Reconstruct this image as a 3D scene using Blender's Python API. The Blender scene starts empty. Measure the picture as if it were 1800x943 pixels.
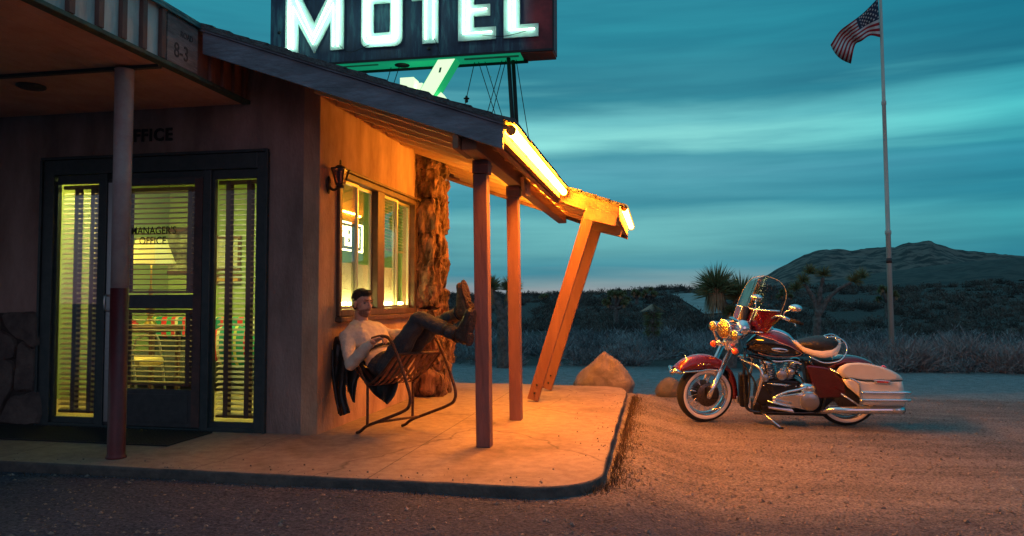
import bpy, bmesh, math, random
import numpy as np
from mathutils import Vector, Matrix, noise
R = math.radians
random.seed(7); rng = np.random.default_rng(7)
scene = bpy.context.scene
COL = scene.collection

# ------------------------------------------------------------------ camera
F, CX, CY = 1320., 900., 471.5
YAW = R(11.14); PIT = math.atan((528-471.5)/F)
CAM = Vector((2.683, -5.603, 1.07))
cd = bpy.data.cameras.new('camera'); co = bpy.data.objects.new('camera', cd); COL.objects.link(co)
co.location = CAM; co.rotation_euler = (R(90)+PIT, 0, YAW)
cd.sensor_width = 36; cd.lens = 36*F/1800; cd.clip_end = 3000; cd.clip_start = .05
scene.camera = co
FW = Vector((-math.sin(YAW)*math.cos(PIT), math.cos(YAW)*math.cos(PIT), math.sin(PIT)))
RT = Vector((math.cos(YAW), math.sin(YAW), 0)); UP = RT.cross(FW)
def ray(px, py): return FW + RT*((px-CX)/F) - UP*((py-CY)/F)
def at(px, py, x=None, y=None, z=None):
    d = ray(px, py)
    t = (x-CAM.x)/d.x if x is not None else (y-CAM.y)/d.y if y is not None else (z-CAM.z)/d.z
    return CAM + d*t

# ------------------------------------------------------------------ world
W = bpy.data.worlds.new('World'); scene.world = W; W.use_nodes = True
nt = W.node_tree; nt.nodes.clear()
def N(nt, t, **k):
    n = nt.nodes.new(t)
    for a, b in k.items():
        if a in n.inputs.keys() if isinstance(a, str) else False: n.inputs[a].default_value = b
        else: setattr(n, a, b)
    return n
def ramp(nt, pts, fac=None, interp='LINEAR'):
    r = nt.nodes.new('ShaderNodeValToRGB'); cr = r.color_ramp; cr.interpolation = interp
    while len(cr.elements) < len(pts): cr.elements.new(.5)
    for e, (p, c) in zip(cr.elements, pts):
        e.position = p; e.color = (*c, 1) if len(c) == 3 else c
    if fac: nt.links.new(fac, r.inputs[0])
    return r
def lin(r, g, b):
    f = lambda c: (c/255/12.92) if c/255 <= .04045 else ((c/255+.055)/1.055)**2.4
    return (f(r), f(g), f(b))
L = nt.links.new
out = N(nt, 'ShaderNodeOutputWorld')
tc = N(nt, 'ShaderNodeTexCoord')
sky = N(nt, 'ShaderNodeTexSky', sky_type='NISHITA'); sky.sun_disc = False
SUN_EL, SUN_AZ = 10, 160
sky.sun_elevation = R(1.5); sky.sun_rotation = R(SUN_AZ)
bgN = N(nt, 'ShaderNodeBackground'); bgN.inputs[1].default_value = .05
SKYN = sky
mp = N(nt, 'ShaderNodeMapping'); mp.inputs['Scale'].default_value = (1.1, 1.1, 11); mp.inputs['Rotation'].default_value = (R(3), R(-3), 0)
L(tc.outputs['Generated'], mp.inputs[0])
nz = N(nt, 'ShaderNodeTexNoise'); nz.inputs['Scale'].default_value = 1.9; nz.inputs['Detail'].default_value = 5; nz.inputs['Roughness'].default_value = .5; nz.inputs['Distortion'].default_value = .25
L(mp.outputs[0], nz.inputs[0])
sep = N(nt, 'ShaderNodeSeparateXYZ'); L(tc.outputs['Generated'], sep.inputs[0])
def M(nt, op, a, b=None, c=None, clamp=False):
    m = nt.nodes.new('ShaderNodeMath'); m.operation = op; m.use_clamp = clamp
    for i, v in enumerate((a, b, c)):
        if v is None: continue
        if isinstance(v, (int, float)): m.inputs[i].default_value = v
        else: nt.links.new(v, m.inputs[i])
    return m.outputs[0]
def mixc(nt, fac, a, b, blend='MIX'):
    m = nt.nodes.new('ShaderNodeMix'); m.data_type = 'RGBA'; m.blend_type = blend
    for s, v in ((m.inputs[0], fac), (m.inputs[6], a), (m.inputs[7], b)):
        if isinstance(v, (int, float)): s.default_value = v
        elif isinstance(v, (tuple, list)): s.default_value = (*v, 1) if len(v) == 3 else v
        else: nt.links.new(v, s)
    return m.outputs[2]
# cloud decks: long horizontal bands, wobbled by noise
elev = M(nt, 'ADD', sep.outputs[2], M(nt, 'MULTIPLY', M(nt, 'SUBTRACT', nz.outputs[0], .5), .085))
base = ramp(nt, [(0, lin(150,152,158)), (.022, lin(122,150,160)), (.045, lin(64,136,158)), (.07, lin(84,152,166)), (.10, lin(102,174,182)),
                 (.13, lin(60,138,158)), (.165, lin(88,162,178)), (.185, lin(72,148,164)), (.212, lin(136,214,210)), (.235, lin(110,190,194)), (.265, lin(46,124,142)), (.33, lin(38,130,148)), (.5, lin(44,126,146)), (.75, lin(105,165,185)), (1, lin(125,180,200))], elev)  # top of the sky, out of view, brightened to raise the ambient light
mp2 = N(nt, 'ShaderNodeMapping'); mp2.inputs['Scale'].default_value = (2, 2, 26); L(tc.outputs['Generated'], mp2.inputs[0])
nz2 = N(nt, 'ShaderNodeTexNoise'); nz2.inputs['Scale'].default_value = 2.2; nz2.inputs['Detail'].default_value = 6; L(mp2.outputs[0], nz2.inputs[0])
streak = ramp(nt, [(.33, (.84,.87,.90)), (.67, (1.15,1.11,1.08))], nz2.outputs[0])
c1 = mixc(nt, 1, base.outputs[0], streak.outputs[0], 'MULTIPLY')
# deeper blue-green away from the bright bank
azr = ramp(nt, [(.05, (1,1,1)), (.38, (.30,.74,.83))], sep.outputs[0])
c2 = mixc(nt, 1, c1, azr.outputs[0], 'MULTIPLY')
# purple glow added to the unseen side of the sky, behind the photographer
back = ramp(nt, [(.0, (0,0,0)), (.85, (1,1,1))], M(nt, 'MULTIPLY', sep.outputs[1], -1))
lowf = ramp(nt, [(0, (1,1,1)), (.75, (0,0,0))], sep.outputs[2])
bf = M(nt, 'MULTIPLY', back.outputs[0], lowf.outputs[0])
c3 = mixc(nt, bf, c2, (.18, .11, .18))
L(mixc(nt, 1, SKYN.outputs[0], (.15, .55, .75), 'MULTIPLY'), bgN.inputs[0])
bg = N(nt, 'ShaderNodeBackground'); L(c3, bg.inputs[0]); bg.inputs[1].default_value = 1.0
ad = N(nt, 'ShaderNodeAddShader'); L(bg.outputs[0], ad.inputs[0]); L(bgN.outputs[0], ad.inputs[1]); L(ad.outputs[0], out.inputs[0])

# added pink fill: a soft low sun from behind the photographer
sl = bpy.data.lights.new('fill_sun', 'SUN'); sl.energy = .13; sl.angle = R(30); sl.color = (1, .36, .60)
so = bpy.data.objects.new('fill_sun', sl); COL.objects.link(so)
sd = Vector((math.sin(R(SUN_AZ))*math.cos(R(SUN_EL)), math.cos(R(SUN_AZ))*math.cos(R(SUN_EL)), math.sin(R(SUN_EL))))
so.rotation_euler = sd.to_track_quat('Z', 'Y').to_euler()
vs = scene.view_settings; scene.display_settings.display_device = 'sRGB'
vs.view_transform = 'Standard'; vs.look = 'None'; vs.exposure = 0; vs.gamma = 1

# ------------------------------------------------------------------ materials
def newmat(name):
    m = bpy.data.materials.new(name); m.use_nodes = True
    return m, m.node_tree, m.node_tree.nodes['Principled BSDF']
def mat(name, col, rough=.7, metal=0, col2=None, scale=8, bump=0, bscale=None, stretch=(1,1,1), coat=0, detail=6, contrast=(.35,.65), spec=.5, trans=0, rough2=None):
    m, t, b = newmat(name)
    b.inputs['Roughness'].default_value = rough; b.inputs['Metallic'].default_value = metal
    b.inputs['Base Color'].default_value = (*col, 1); b.inputs['Specular IOR Level'].default_value = spec
    b.inputs['Coat Weight'].default_value = coat; b.inputs['Coat Roughness'].default_value = .05
    if col2 or bump or rough2 is not None:
        tcn = N(t, 'ShaderNodeTexCoord'); mpn = N(t, 'ShaderNodeMapping'); mpn.inputs['Scale'].default_value = stretch
        t.links.new(tcn.outputs['Object'], mpn.inputs[0])
    if col2 or rough2 is not None:
        n = N(t, 'ShaderNodeTexNoise'); n.inputs['Scale'].default_value = scale; n.inputs['Detail'].default_value = detail; n.inputs['Roughness'].default_value = .62
        t.links.new(mpn.outputs[0], n.inputs[0])
        if col2:
            r = ramp(t, [(contrast[0], col), (contrast[1], col2)], n.outputs[0]); t.links.new(r.outputs[0], b.inputs['Base Color'])
        if rough2 is not None:
            rr = ramp(t, [(.35, (rough,)*3), (.65, (rough2,)*3)], n.outputs[0]); t.links.new(rr.outputs[0], b.inputs['Roughness'])
    if bump:
        n2 = N(t, 'ShaderNodeTexNoise'); n2.inputs['Scale'].default_value = bscale or scale*3; n2.inputs['Detail'].default_value = 5
        t.links.new(mpn.outputs[0], n2.inputs[0])
        bp = N(t, 'ShaderNodeBump'); bp.inputs['Strength'].default_value = min(1, bump); bp.inputs['Distance'].default_value = .02*max(1, bump)
        t.links.new(n2.outputs[0], bp.inputs['Height']); t.links.new(bp.outputs[0], b.inputs['Normal'])
    return m
def emit(name, col, strength):
    m, t, b = newmat(name)
    b.inputs['Base Color'].default_value = (*col, 1); b.inputs['Emission Color'].default_value = (*col, 1); b.inputs['Emission Strength'].default_value = strength
    return m
def glassmat(name, tint=(1,1,1), gl=.012, rough=.02, fr=.5, opacity=0, ocol=(0,0,0)):
    m, t, b = newmat(name); t.nodes.remove(b)
    tr = N(t, 'ShaderNodeBsdfTransparent'); tr.inputs[0].default_value = (*tint, 1)
    g = N(t, 'ShaderNodeBsdfGlossy'); g.inputs['Roughness'].default_value = rough
    lw = N(t, 'ShaderNodeLayerWeight'); lw.inputs[0].default_value = .35
    f = M(t, 'ADD', M(t, 'MULTIPLY', lw.outputs['Fresnel'], fr), gl, clamp=True)
    mx = N(t, 'ShaderNodeMixShader'); t.links.new(f, mx.inputs[0]); t.links.new(tr.outputs[0], mx.inputs[1]); t.links.new(g.outputs[0], mx.inputs[2])
    o = t.nodes['Material Output']; last = mx.outputs[0]
    if opacity:
        d = N(t, 'ShaderNodeBsdfPrincipled'); d.inputs['Base Color'].default_value = (*ocol, 1); d.inputs['Roughness'].default_value = .1
        m2 = N(t, 'ShaderNodeMixShader'); m2.inputs[0].default_value = opacity
        t.links.new(last, m2.inputs[1]); t.links.new(d.outputs[0], m2.inputs[2]); last = m2.outputs[0]
    t.links.new(last, o.inputs[0]); return m

MT = {}
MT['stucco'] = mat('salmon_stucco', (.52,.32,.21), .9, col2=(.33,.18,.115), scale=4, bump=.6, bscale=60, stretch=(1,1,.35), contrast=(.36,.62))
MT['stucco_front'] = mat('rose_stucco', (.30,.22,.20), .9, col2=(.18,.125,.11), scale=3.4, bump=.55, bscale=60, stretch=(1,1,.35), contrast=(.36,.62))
MT['dark_paint'] = mat('dark_teal_paint', (.018,.035,.04), .45, col2=(.035,.05,.055), scale=14, bump=.1)
MT['door_paint'] = mat('charcoal_door_paint', (.030,.036,.042), .4, col2=(.05,.055,.06), scale=18, bump=.1)
MT['jamb'] = mat('worn_reddish_jamb', (.10,.05,.045), .6, col2=(.05,.035,.035), scale=12, bump=.2)
MT['fascia'] = mat('weathered_fascia_paint', (.22,.24,.29), .75, col2=(.12,.13,.155), scale=3, bump=.5, bscale=14, stretch=(1,1,3))
MT['roof'] = mat('asphalt_shingle', (.07,.075,.08), .95, col2=(.13,.13,.13), scale=16, bump=.9, bscale=60)
MT['beam'] = mat('painted_beam_wood', (.38,.20,.11), .7, col2=(.20,.09,.05), scale=4, bump=.5, bscale=9, stretch=(1,.15,1))
MT['rafter'] = mat('painted_rafter_wood', (.80,.56,.30), .7, col2=(.62,.40,.20), scale=5, bump=.4, bscale=9, stretch=(.2,1,1))
MT['deck'] = mat('roof_deck_boards', (.55,.34,.18), .8, col2=(.36,.20,.10), scale=5, bump=.4, stretch=(.2,2,1))
MT['post'] = mat('salmon_painted_post', (.20,.085,.08), .65, col2=(.13,.055,.052), scale=3.5, bump=.6, bscale=10, stretch=(2.5,2.5,.4))
MT['post_lean'] = mat('salmon_post_warm_lit', (.20,.085,.055), .65, col2=(.14,.055,.038), scale=3.5, bump=.6, bscale=10, stretch=(2.5,2.5,.4))  # post paint again, warmed to carry the amber light on the leaning posts
MT['stone'] = mat('rough_red_stone', (.22,.11,.08), .95, col2=(.035,.016,.014), scale=11, bump=3, bscale=13, stretch=(1,1,.35), contrast=(.40,.60))
MT['flagstone'] = mat('grey_flagstone', (.12,.10,.09), .95, col2=(.06,.05,.05), scale=6, bump=1.2, bscale=20)
MT['mortar'] = mat('dark_mortar', (.03,.028,.028), .95, bump=.5, bscale=40)
MT['soffit'] = mat('reddish_soffit_boards', (.62,.34,.25), .8, col2=(.50,.25,.18), scale=3, bump=.4, bscale=10)
MT['panel'] = mat('peeling_cream_panel', (.62,.60,.56), .85, col2=(.30,.26,.25), scale=6, bump=.6, bscale=18, stretch=(1,1,.25), contrast=(.4,.68))
MT['batten'] = mat('red_batten', (.20,.10,.08), .75, col2=(.12,.06,.05), scale=9, bump=.4, stretch=(1,1,.3))
MT['greentrim'] = mat('mossy_green_trim', (.05,.10,.075), .7, col2=(.03,.05,.04), scale=14, bump=.3)
MT['flashing'] = mat('verdigris_flashing', (.09,.19,.20), .5, col2=(.05,.09,.10), scale=9, bump=.2, metal=.3)
MT['black'] = mat('faded_black_paint', (.008,.008,.009), .6)
MT['concrete'] = None
MT['rubber'] = mat('black_rubber', (.014,.013,.012), .8, bump=.35, bscale=90)
MT['mat_rubber'] = mat('doormat_rubber', (.015,.016,.018), .75, bump=.3, bscale=60)
MT['colw'] = mat('off_white_column_paint', (.40,.36,.35), .55, col2=(.32,.23,.23), scale=6, bump=.15)
MT['colr'] = mat('oxblood_column_paint', (.14,.016,.02), .45, col2=(.09,.01,.013), scale=8, bump=.15)
MT['chrome'] = mat('chrome', (.80,.82,.84), .15, 1, rough2=.22, scale=7)
MT['edge'] = mat('clear_plastic_edge', (.25,.27,.28), .45)
MT['steel'] = mat('brushed_engine_alloy', (.42,.42,.43), .34, 1, bump=.15, bscale=50)
MT['discmetal'] = mat('brake_disc_steel', (.12,.10,.09), .35, .9, bump=.1, bscale=40)
MT['darkmetal'] = mat('dark_engine_metal', (.035,.035,.038), .42, .8, bump=.2, bscale=40)
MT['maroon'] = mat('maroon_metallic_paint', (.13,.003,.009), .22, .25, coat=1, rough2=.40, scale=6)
MT['maroonshade'] = mat('maroon_paint_shaded', (.065,.002,.006), .22, .25, coat=1)  # the maroon again, darkened to carry the shade on the side covers
MT['blackgloss'] = mat('gloss_black_paint', (.006,.006,.007), .12, coat=1)
MT['cream'] = mat('cream_gloss_paint', (.70,.66,.60), .28, coat=.8, col2=(.62,.57,.50), scale=5, rough2=.5)
MT['creamvinyl'] = mat('cream_vinyl', (.74,.66,.60), .5, bump=.1, bscale=60)
MT['leather'] = mat('black_leather', (.012,.011,.011), .45, bump=.5, bscale=35)
MT['pin'] = mat('pinstripe', (.6,.32,.28), .3)
MT['amber'] = mat('amber_lens', (.75,.12,.02), .12, coat=1)
MT['redlens'] = mat('red_lens', (.5,.01,.01), .12, coat=1)
MT['reflector'] = mat('fluted_reflector', (.80,.52,.18), .14, 1, bump=.9, bscale=38)
MT['glass'] = glassmat('window_glass')
MT['shield'] = glassmat('clear_windshield', (.93,.96,.97), .02, fr=.22)
MT['shieldred'] = glassmat('maroon_windshield_panel', (.5,.1,.1), .04, opacity=.75, ocol=(.07,.003,.008))
MT['bronze'] = mat('aged_bronze', (.03,.024,.02), .45, .7, col2=(.07,.05,.035), scale=20)
MT['winframe'] = mat('brown_window_frame', (.13,.065,.035), .5, col2=(.07,.035,.02), scale=10, bump=.2)
MT['alu'] = mat('dull_aluminium', (.55,.50,.36), .35, .7)
MT['blind'] = mat('amber_blind_slat', (.17,.085,.022), .5, col2=(.12,.055,.015), scale=6)
MT['tape'] = mat('brown_blind_tape', (.105,.062,.05), .9, bump=.3, bscale=80)
MT['tube_or'] = emit('amber_tube_glow', (1, .345, .020), 480)
MT['tube_in'] = emit('yellow_green_tube_glow', (1, .93, .28), 45)
MT['neon_c'] = emit('cyan_white_neon', (.62, 1, .80), 8)
MT['neon_g'] = emit('green_neon', (.35, 1, .60), 4)
MT['neon_y'] = emit('yellow_neon', (1, .95, .45), 9)
def halomat():  # shell added round the lit tubes; its own glow makes an orange halo
    m, t, b = newmat('amber_tube_halo'); t.nodes.remove(b)
    tr = N(t, 'ShaderNodeBsdfTransparent'); tr.inputs[0].default_value = (.92, .70, .40, 1); e = N(t, 'ShaderNodeEmission'); e.inputs[0].default_value = (1, .30, .02, 1); e.inputs[1].default_value = .55
    a = N(t, 'ShaderNodeAddShader'); t.links.new(tr.outputs[0], a.inputs[0]); t.links.new(e.outputs[0], a.inputs[1]); t.links.new(a.outputs[0], t.nodes['Material Output'].inputs[0]); return m
MT['halo'] = halomat()
MT['cap'] = mat('orange_tube_cap', (.75,.32,.08), .5)
MT['tube_far'] = emit('amber_tube_glow_far', (1, .35, .03), 195)
MT['tube_hid'] = emit('amber_tube_glow_unseen', (1, .36, .024), 290)
MT['skin'] = mat('skin', (.58,.32,.23), .55, col2=(.50,.26,.18), scale=14, bump=.05)
MT['hair'] = mat('dark_brown_hair', (.028,.016,.010), .6, col2=(.012,.008,.006), scale=60, bump=.9, bscale=90, stretch=(1,1,.4))
MT['stubble'] = mat('short_beard', (.30,.15,.105), .8, col2=(.19,.09,.06), scale=80, bump=.6, bscale=140)
MT['shirt'] = mat('cream_knit_shirt', (.62,.55,.46), .9, col2=(.55,.48,.40), scale=30, bump=.3, bscale=120)
MT['denim'] = mat('dark_denim', (.028,.034,.045), .9, col2=(.05,.055,.062), scale=26, bump=.5, bscale=70)
MT['boot'] = mat('tan_suede_boot', (.17,.085,.035), .75, col2=(.10,.05,.02), scale=20, bump=.4)
MT['bootdark'] = mat('dark_leather_boot', (.045,.026,.018), .5, col2=(.025,.015,.01), scale=20, bump=.4)
MT['sole'] = mat('rubber_sole', (.085,.04,.03), .8, bump=1, bscale=60)
MT['jacket'] = mat('black_leather_jacket', (.013,.012,.013), .42, col2=(.02,.018,.018), scale=9, bump=.8, bscale=14)
MT['rust'] = mat('rusted_chair_tube', (.12,.05,.03), .65, .3, col2=(.05,.022,.015), scale=26, bump=.5, bscale=60)
MT['slatrust'] = mat('rusted_chair_slat', (.22,.09,.06), .7, .2, col2=(.09,.035,.025), scale=16, bump=.5, bscale=50)
MT['rock'] = mat('tan_granite', (.30,.25,.225), .9, col2=(.14,.115,.105), scale=5, bump=1.2, bscale=14)
MT['rockg'] = mat('grey_granite', (.13,.125,.12), .9, col2=(.10,.09,.09), scale=5, bump=1.2, bscale=14)
MT['yucca'] = mat('yucca_leaf', (.20,.23,.10), .6, col2=(.11,.13,.06), scale=7)
MT['skirt'] = mat('dead_leaf_skirt', (.42,.29,.16), .9, col2=(.24,.16,.09), scale=9)
MT['bark'] = mat('joshua_bark', (.17,.165,.155), .95, col2=(.07,.065,.06), scale=12, bump=1, bscale=26)
MT['twig'] = mat('dry_brush_twig', (.24,.27,.28), .95, col2=(.08,.10,.11), scale=.9, contrast=(.44,.56))
MT['weed'] = mat('dry_weed', (.10,.06,.03), .95, col2=(.05,.03,.018), scale=5)
MT['pole'] = mat('weathered_white_pole', (.62,.60,.54), .55, col2=(.45,.43,.38), scale=3, bump=.1, stretch=(1,1,.2))
MT['fred'] = mat('flag_red', (.30,.012,.022), .85); MT['fwhite'] = mat('flag_white', (.55,.55,.55), .85); MT['fblue'] = mat('flag_blue', (.015,.03,.065), .85)

# ------------------------------------------------------------------ object helpers
def tag(o, label=None, cat=None, group=None, kind=None):
    for k, v in (('label', label), ('category', cat), ('group', group), ('kind', kind)):
        if v: o[k] = v
    return o
def empty(name, loc, label=None, cat=None, group=None):
    o = bpy.data.objects.new(name, None); COL.objects.link(o); o.location = loc; o.empty_display_size = .1
    return tag(o, label, cat, group)
def rootloc(o):
    while o.parent: o = o.parent
    return o
class MB:
    def __init__(s): s.v = []; s.f = []; s.m = []; s.sm = []
    def add(s, vs, fs, mi=0, smooth=False):
        b = len(s.v); s.v += [tuple(v) for v in vs]; s.f += [tuple(b+i for i in f) for f in fs]; s.m += [mi]*len(fs); s.sm += [smooth]*len(fs); return s
    def box(s, a, b, mi=0):
        x0,y0,z0 = [min(p,q) for p,q in zip(a,b)]; x1,y1,z1 = [max(p,q) for p,q in zip(a,b)]
        return s.hexa([(x0,y0,z0),(x1,y0,z0),(x1,y1,z0),(x0,y1,z0)], [(x0,y0,z1),(x1,y0,z1),(x1,y1,z1),(x0,y1,z1)], mi)
    def hexa(s, lo, hi, mi=0):
        return s.add(list(lo)+list(hi), [(3,2,1,0),(4,5,6,7),(0,1,5,4),(1,2,6,5),(2,3,7,6),(3,0,4,7)], mi)
    def beam(s, p, q, w, h, mi=0, up=(0,0,1)):
        p, q = Vector(p), Vector(q); d = (q-p).normalized(); u = Vector(up)
        sd_ = d.cross(u)
        if sd_.length < 1e-4: sd_ = d.cross(Vector((0,1,0)))
        sd_.normalize(); u = sd_.cross(d).normalized()
        c = lambda o, a, b: o + sd_*a*w/2 + u*b*h/2
        return s.hexa([c(p,-1,-1),c(p,1,-1),c(p,1,1),c(p,-1,1)], [c(q,-1,-1),c(q,1,-1),c(q,1,1),c(q,-1,1)], mi)
    def tube(s, pts, r, n=10, mi=0, cap=True, closed=False):
        pts = [Vector(p) for p in pts]; k = len(pts); rs = r if isinstance(r, (list, tuple)) else [r]*k
        vs = []; prev = None
        for i, p in enumerate(pts):
            if closed: d = pts[(i+1)%k]-pts[i-1]
            else: d = pts[min(i+1,k-1)]-pts[max(i-1,0)]
            d = d.normalized() if d.length > 1e-9 else Vector((0,0,1))
            if prev is None: a = d.orthogonal().normalized()
            else:
                a = prev - d*prev.dot(d)
                a = a.normalized() if a.length > 1e-6 else d.orthogonal().normalized()
            prev = a; b = d.cross(a)
            for j in range(n):
                t = 2*math.pi*j/n; vs.append(p+(a*math.cos(t)+b*math.sin(t))*rs[i])
        fs = []
        for i in range(k if closed else k-1):
            for j in range(n):
                i2 = (i+1)%k
                fs.append((i*n+j, i*n+(j+1)%n, i2*n+(j+1)%n, i2*n+j))
        if cap and not closed:
            fs.append(tuple(range(n-1,-1,-1))); fs.append(tuple((k-1)*n+j for j in range(n)))
        return s.add(vs, fs, mi, True)
    def curve(s, pts, r, n=10, sub=6, mi=0, closed=False):
        return s.tube(smooth_path(pts, sub, closed), r if not isinstance(r,(list,tuple)) else list(np.interp(np.linspace(0,1,(len(pts)-1)*sub+1), np.linspace(0,1,len(r)), r)), n, mi, closed=closed)
    def lathe(s, prof, origin, axis, n=24, mi=0, ref=None, cap=True, smooth=True):
        o = Vector(origin); ax = Vector(axis).normalized(); a = (Vector(ref) if ref else ax.orthogonal()); a = (a-ax*a.dot(ax)).normalized(); b = ax.cross(a)
        vs = [o+ax*h+(a*math.cos(2*math.pi*j/n)+b*math.sin(2*math.pi*j/n))*r for (r,h) in prof for j in range(n)]
        fs = [(i*n+j, i*n+(j+1)%n, (i+1)*n+(j+1)%n, (i+1)*n+j) for i in range(len(prof)-1) for j in range(n)]
        if cap:
            fs.append(tuple(range(n-1,-1,-1))); fs.append(tuple((len(prof)-1)*n+j for j in range(n)))
        return s.add(vs, fs, mi, smooth)
    def ell(s, c, ax, n=16, m=10, mi=0):
        c = Vector(c); A = [Vector(a) for a in ax]; vs = []; fs = []
        for i in range(m+1):
            ph = math.pi*i/m
            for j in range(n):
                t = 2*math.pi*j/n
                vs.append(c + A[0]*math.sin(ph)*math.cos(t) + A[1]*math.sin(ph)*math.sin(t) + A[2]*math.cos(ph))
        for i in range(m):
            for j in range(n): fs.append((i*n+j, (i+1)*n+j, (i+1)*n+(j+1)%n, i*n+(j+1)%n))
        return s.add(vs, fs, mi, True)
    def ball(s, c, r, n=12, m=8, mi=0): return s.ell(c, [(r,0,0),(0,r,0),(0,0,r)], n, m, mi)
    def caps(s, p, r0, q, r1, n=14):
        p, q = Vector(p), Vector(q); d = (q-p).normalized(); pts=[]; rs=[]
        for t in (-1,-.85,-.5,0): pts.append(p+d*r0*t); rs.append(max(r0*math.sqrt(max(0,1-t*t)),.0008))
        for t in (0,.5,.85,1): pts.append(q+d*r1*t); rs.append(max(r1*math.sqrt(max(0,1-t*t)),.0008))
        return s.tube(pts, rs, n)
    def prism(s, poly, off, mi=0):
        off = Vector(off); n = len(poly); vs = [Vector(p) for p in poly]+[Vector(p)+off for p in poly]
        return s.add(vs, [tuple(range(n-1,-1,-1)), tuple(range(n,2*n))]+[(i,(i+1)%n,n+(i+1)%n,n+i) for i in range(n)], mi)
    def grid(s, P, mi=0, smooth=True, closed=False):
        a, b = len(P), len(P[0]); vs = [p for r in P for p in r]
        fs = [(i*b+j, (i+1)*b+j, (i+1)*b+(j+1)%b, i*b+(j+1)%b) for i in range(a-1) for j in range(b if closed else b-1)]
        return s.add(vs, fs, mi, smooth)
    def loft(s, rings, mi=0, smooth=True, cap=True):
        n = len(rings[0]); s.grid(rings, mi, smooth, closed=True)
        if cap: 
            s.add(rings[0], [tuple(range(n))], mi); s.add(rings[-1], [tuple(range(n-1,-1,-1))], mi)
        return s
    def build(s, name, mats, parent=None, bevel=0, seg=2, local=False, fixn=True, shade=None, weld=False):
        me = bpy.data.meshes.new(name)
        off = Vector((0,0,0))
        if parent is not None and not local: off = rootloc(parent).location
        me.from_pydata([(v[0]-off[0], v[1]-off[1], v[2]-off[2]) for v in s.v], [], s.f)
        mats = mats if isinstance(mats, (list, tuple)) else [mats]
        for m in mats: me.materials.append(MT[m] if isinstance(m, str) else m)
        me.polygons.foreach_set('material_index', s.m); me.polygons.foreach_set('use_smooth', s.sm)
        me.update()
        if fixn:
            bm = bmesh.new(); bm.from_mesh(me)
            if weld: bmesh.ops.remove_doubles(bm, verts=bm.verts, dist=1e-5)
            bmesh.ops.recalc_face_normals(bm, faces=bm.faces); bm.to_mesh(me); bm.free()
        o = bpy.data.objects.new(name, me); COL.objects.link(o)
        if parent is not None: o.parent = parent
        if bevel:
            md = o.modifiers.new('bevel', 'BEVEL'); md.width = bevel; md.segments = seg; md.limit_method = 'ANGLE'; md.angle_limit = R(40)
        return o
def smooth_path(pts, sub=6, closed=False):
    P = [Vector(p) for p in pts]; n = len(P); out = []
    rg = range(n) if closed else range(n-1)
    for i in rg:
        p0 = P[i-1] if (i > 0 or closed) else P[0]*2-P[1]; p1 = P[i]; p2 = P[(i+1)%n]; p3 = P[(i+2)%n] if (i+2 < n or closed) else P[-1]*2-P[-2]
        for k in range(sub):
            t = k/sub; out.append(.5*((2*p1)+(p2-p0)*t+(2*p0-5*p1+4*p2-p3)*t*t+(3*p1-p0-3*p2+p3)*t**3))
    if not closed: out.append(P[-1])
    return out
def fbm(p, o=4): return noise.fractal(Vector(p), 1.0, 2.0, o)
def textmesh(name, txt, size, depth, matname, parent, loc, rot, bold=0, sx=1, align='LEFT', spacing=1):
    cu = bpy.data.curves.new(name, 'FONT'); cu.body = txt; cu.size = size; cu.extrude = depth; cu.offset = bold; cu.align_x = align; cu.space_character = spacing
    cu.resolution_u = 3
    tmp = bpy.data.objects.new('tmp', cu); COL.objects.link(tmp)
    dg = bpy.context.evaluated_depsgraph_get(); dg.update()
    me = bpy.data.meshes.new_from_object(tmp.evaluated_get(dg)); bpy.data.objects.remove(tmp)
    mtx = Matrix.Translation(Vector(loc) - rootloc(parent).location) @ rot.to_4x4() @ Matrix.Diagonal((sx,1,1,1))
    me.transform(mtx); me.materials.clear(); me.materials.append(MT[matname])
    o = bpy.data.objects.new(name, me); COL.objects.link(o); o.parent = parent
    return o
ROT_FRONT = Matrix(((1,0,0),(0,0,-1),(0,1,0)))      # text facing -y, reading along +x
ROT_SIDE = Matrix(((0,0,1),(1,0,0),(0,1,0)))        # text facing +x, reading along +y
def displace(o, amp, sc, seed=0, sub=0, z=1):
    me = o.data
    bm = bmesh.new(); bm.from_mesh(me)
    for _ in range(sub): bmesh.ops.subdivide_edges(bm, edges=bm.edges, cuts=1, use_grid_fill=True)
    bm.normal_update()
    for v in bm.verts:
        p = v.co; n_ = fbm((p.x*sc+seed, p.y*sc+seed*2, p.z*sc*z), 5)
        v.co = v.co + v.normal*n_*amp
    bm.to_mesh(me); bm.free()

# ================================================================== GROUND
def sst(a, b, x):
    t = min(1, max(0, (x-a)/(b-a))); return t*t*(3-2*t)
def hgt(x, y):
    f = max(sst(2.36, 3.1, x), sst(3.75, 4.3, y))
    h = -.068 - .147*f
    e = 4.95 + .18*noise.noise(Vector((x*.6, 1.3, 0))) + 1.2*sst(4, 9, x)
    h -= .26*sst(e, e+.55+1.5*sst(3.5, 8, x), y)
    h -= .06*sst(8, 11, y)*0
    d = math.hypot(x-2.68, y+5.6)
    if y > 16:
        az = (x-2.68)/max(y+5.6, 1)
        tgt = 1.62 + .55*sst(-.15, .03, az) + 1.2*sst(.25, .6, az)
        h += (tgt+.45)*sst(20, 72, y)**1.15 + .25*noise.noise(Vector((x*.06, y*.06, 3)))*sst(18, 40, y)
        h -= 7*sst(84, 260, y)
    h += .012*noise.noise(Vector((x*1.1, y*1.1, 0))) * sst(-1.0, .4, max(x-2.3, -1.3-y, y-4.2))
    return h
def hit(px, py, t0=5, t1=400):
    d = ray(px, py); t = t0
    while t < t1:
        p = CAM+d*t
        if p.z < hgt(p.x, p.y): return p
        t *= 1.004
    return p
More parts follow.
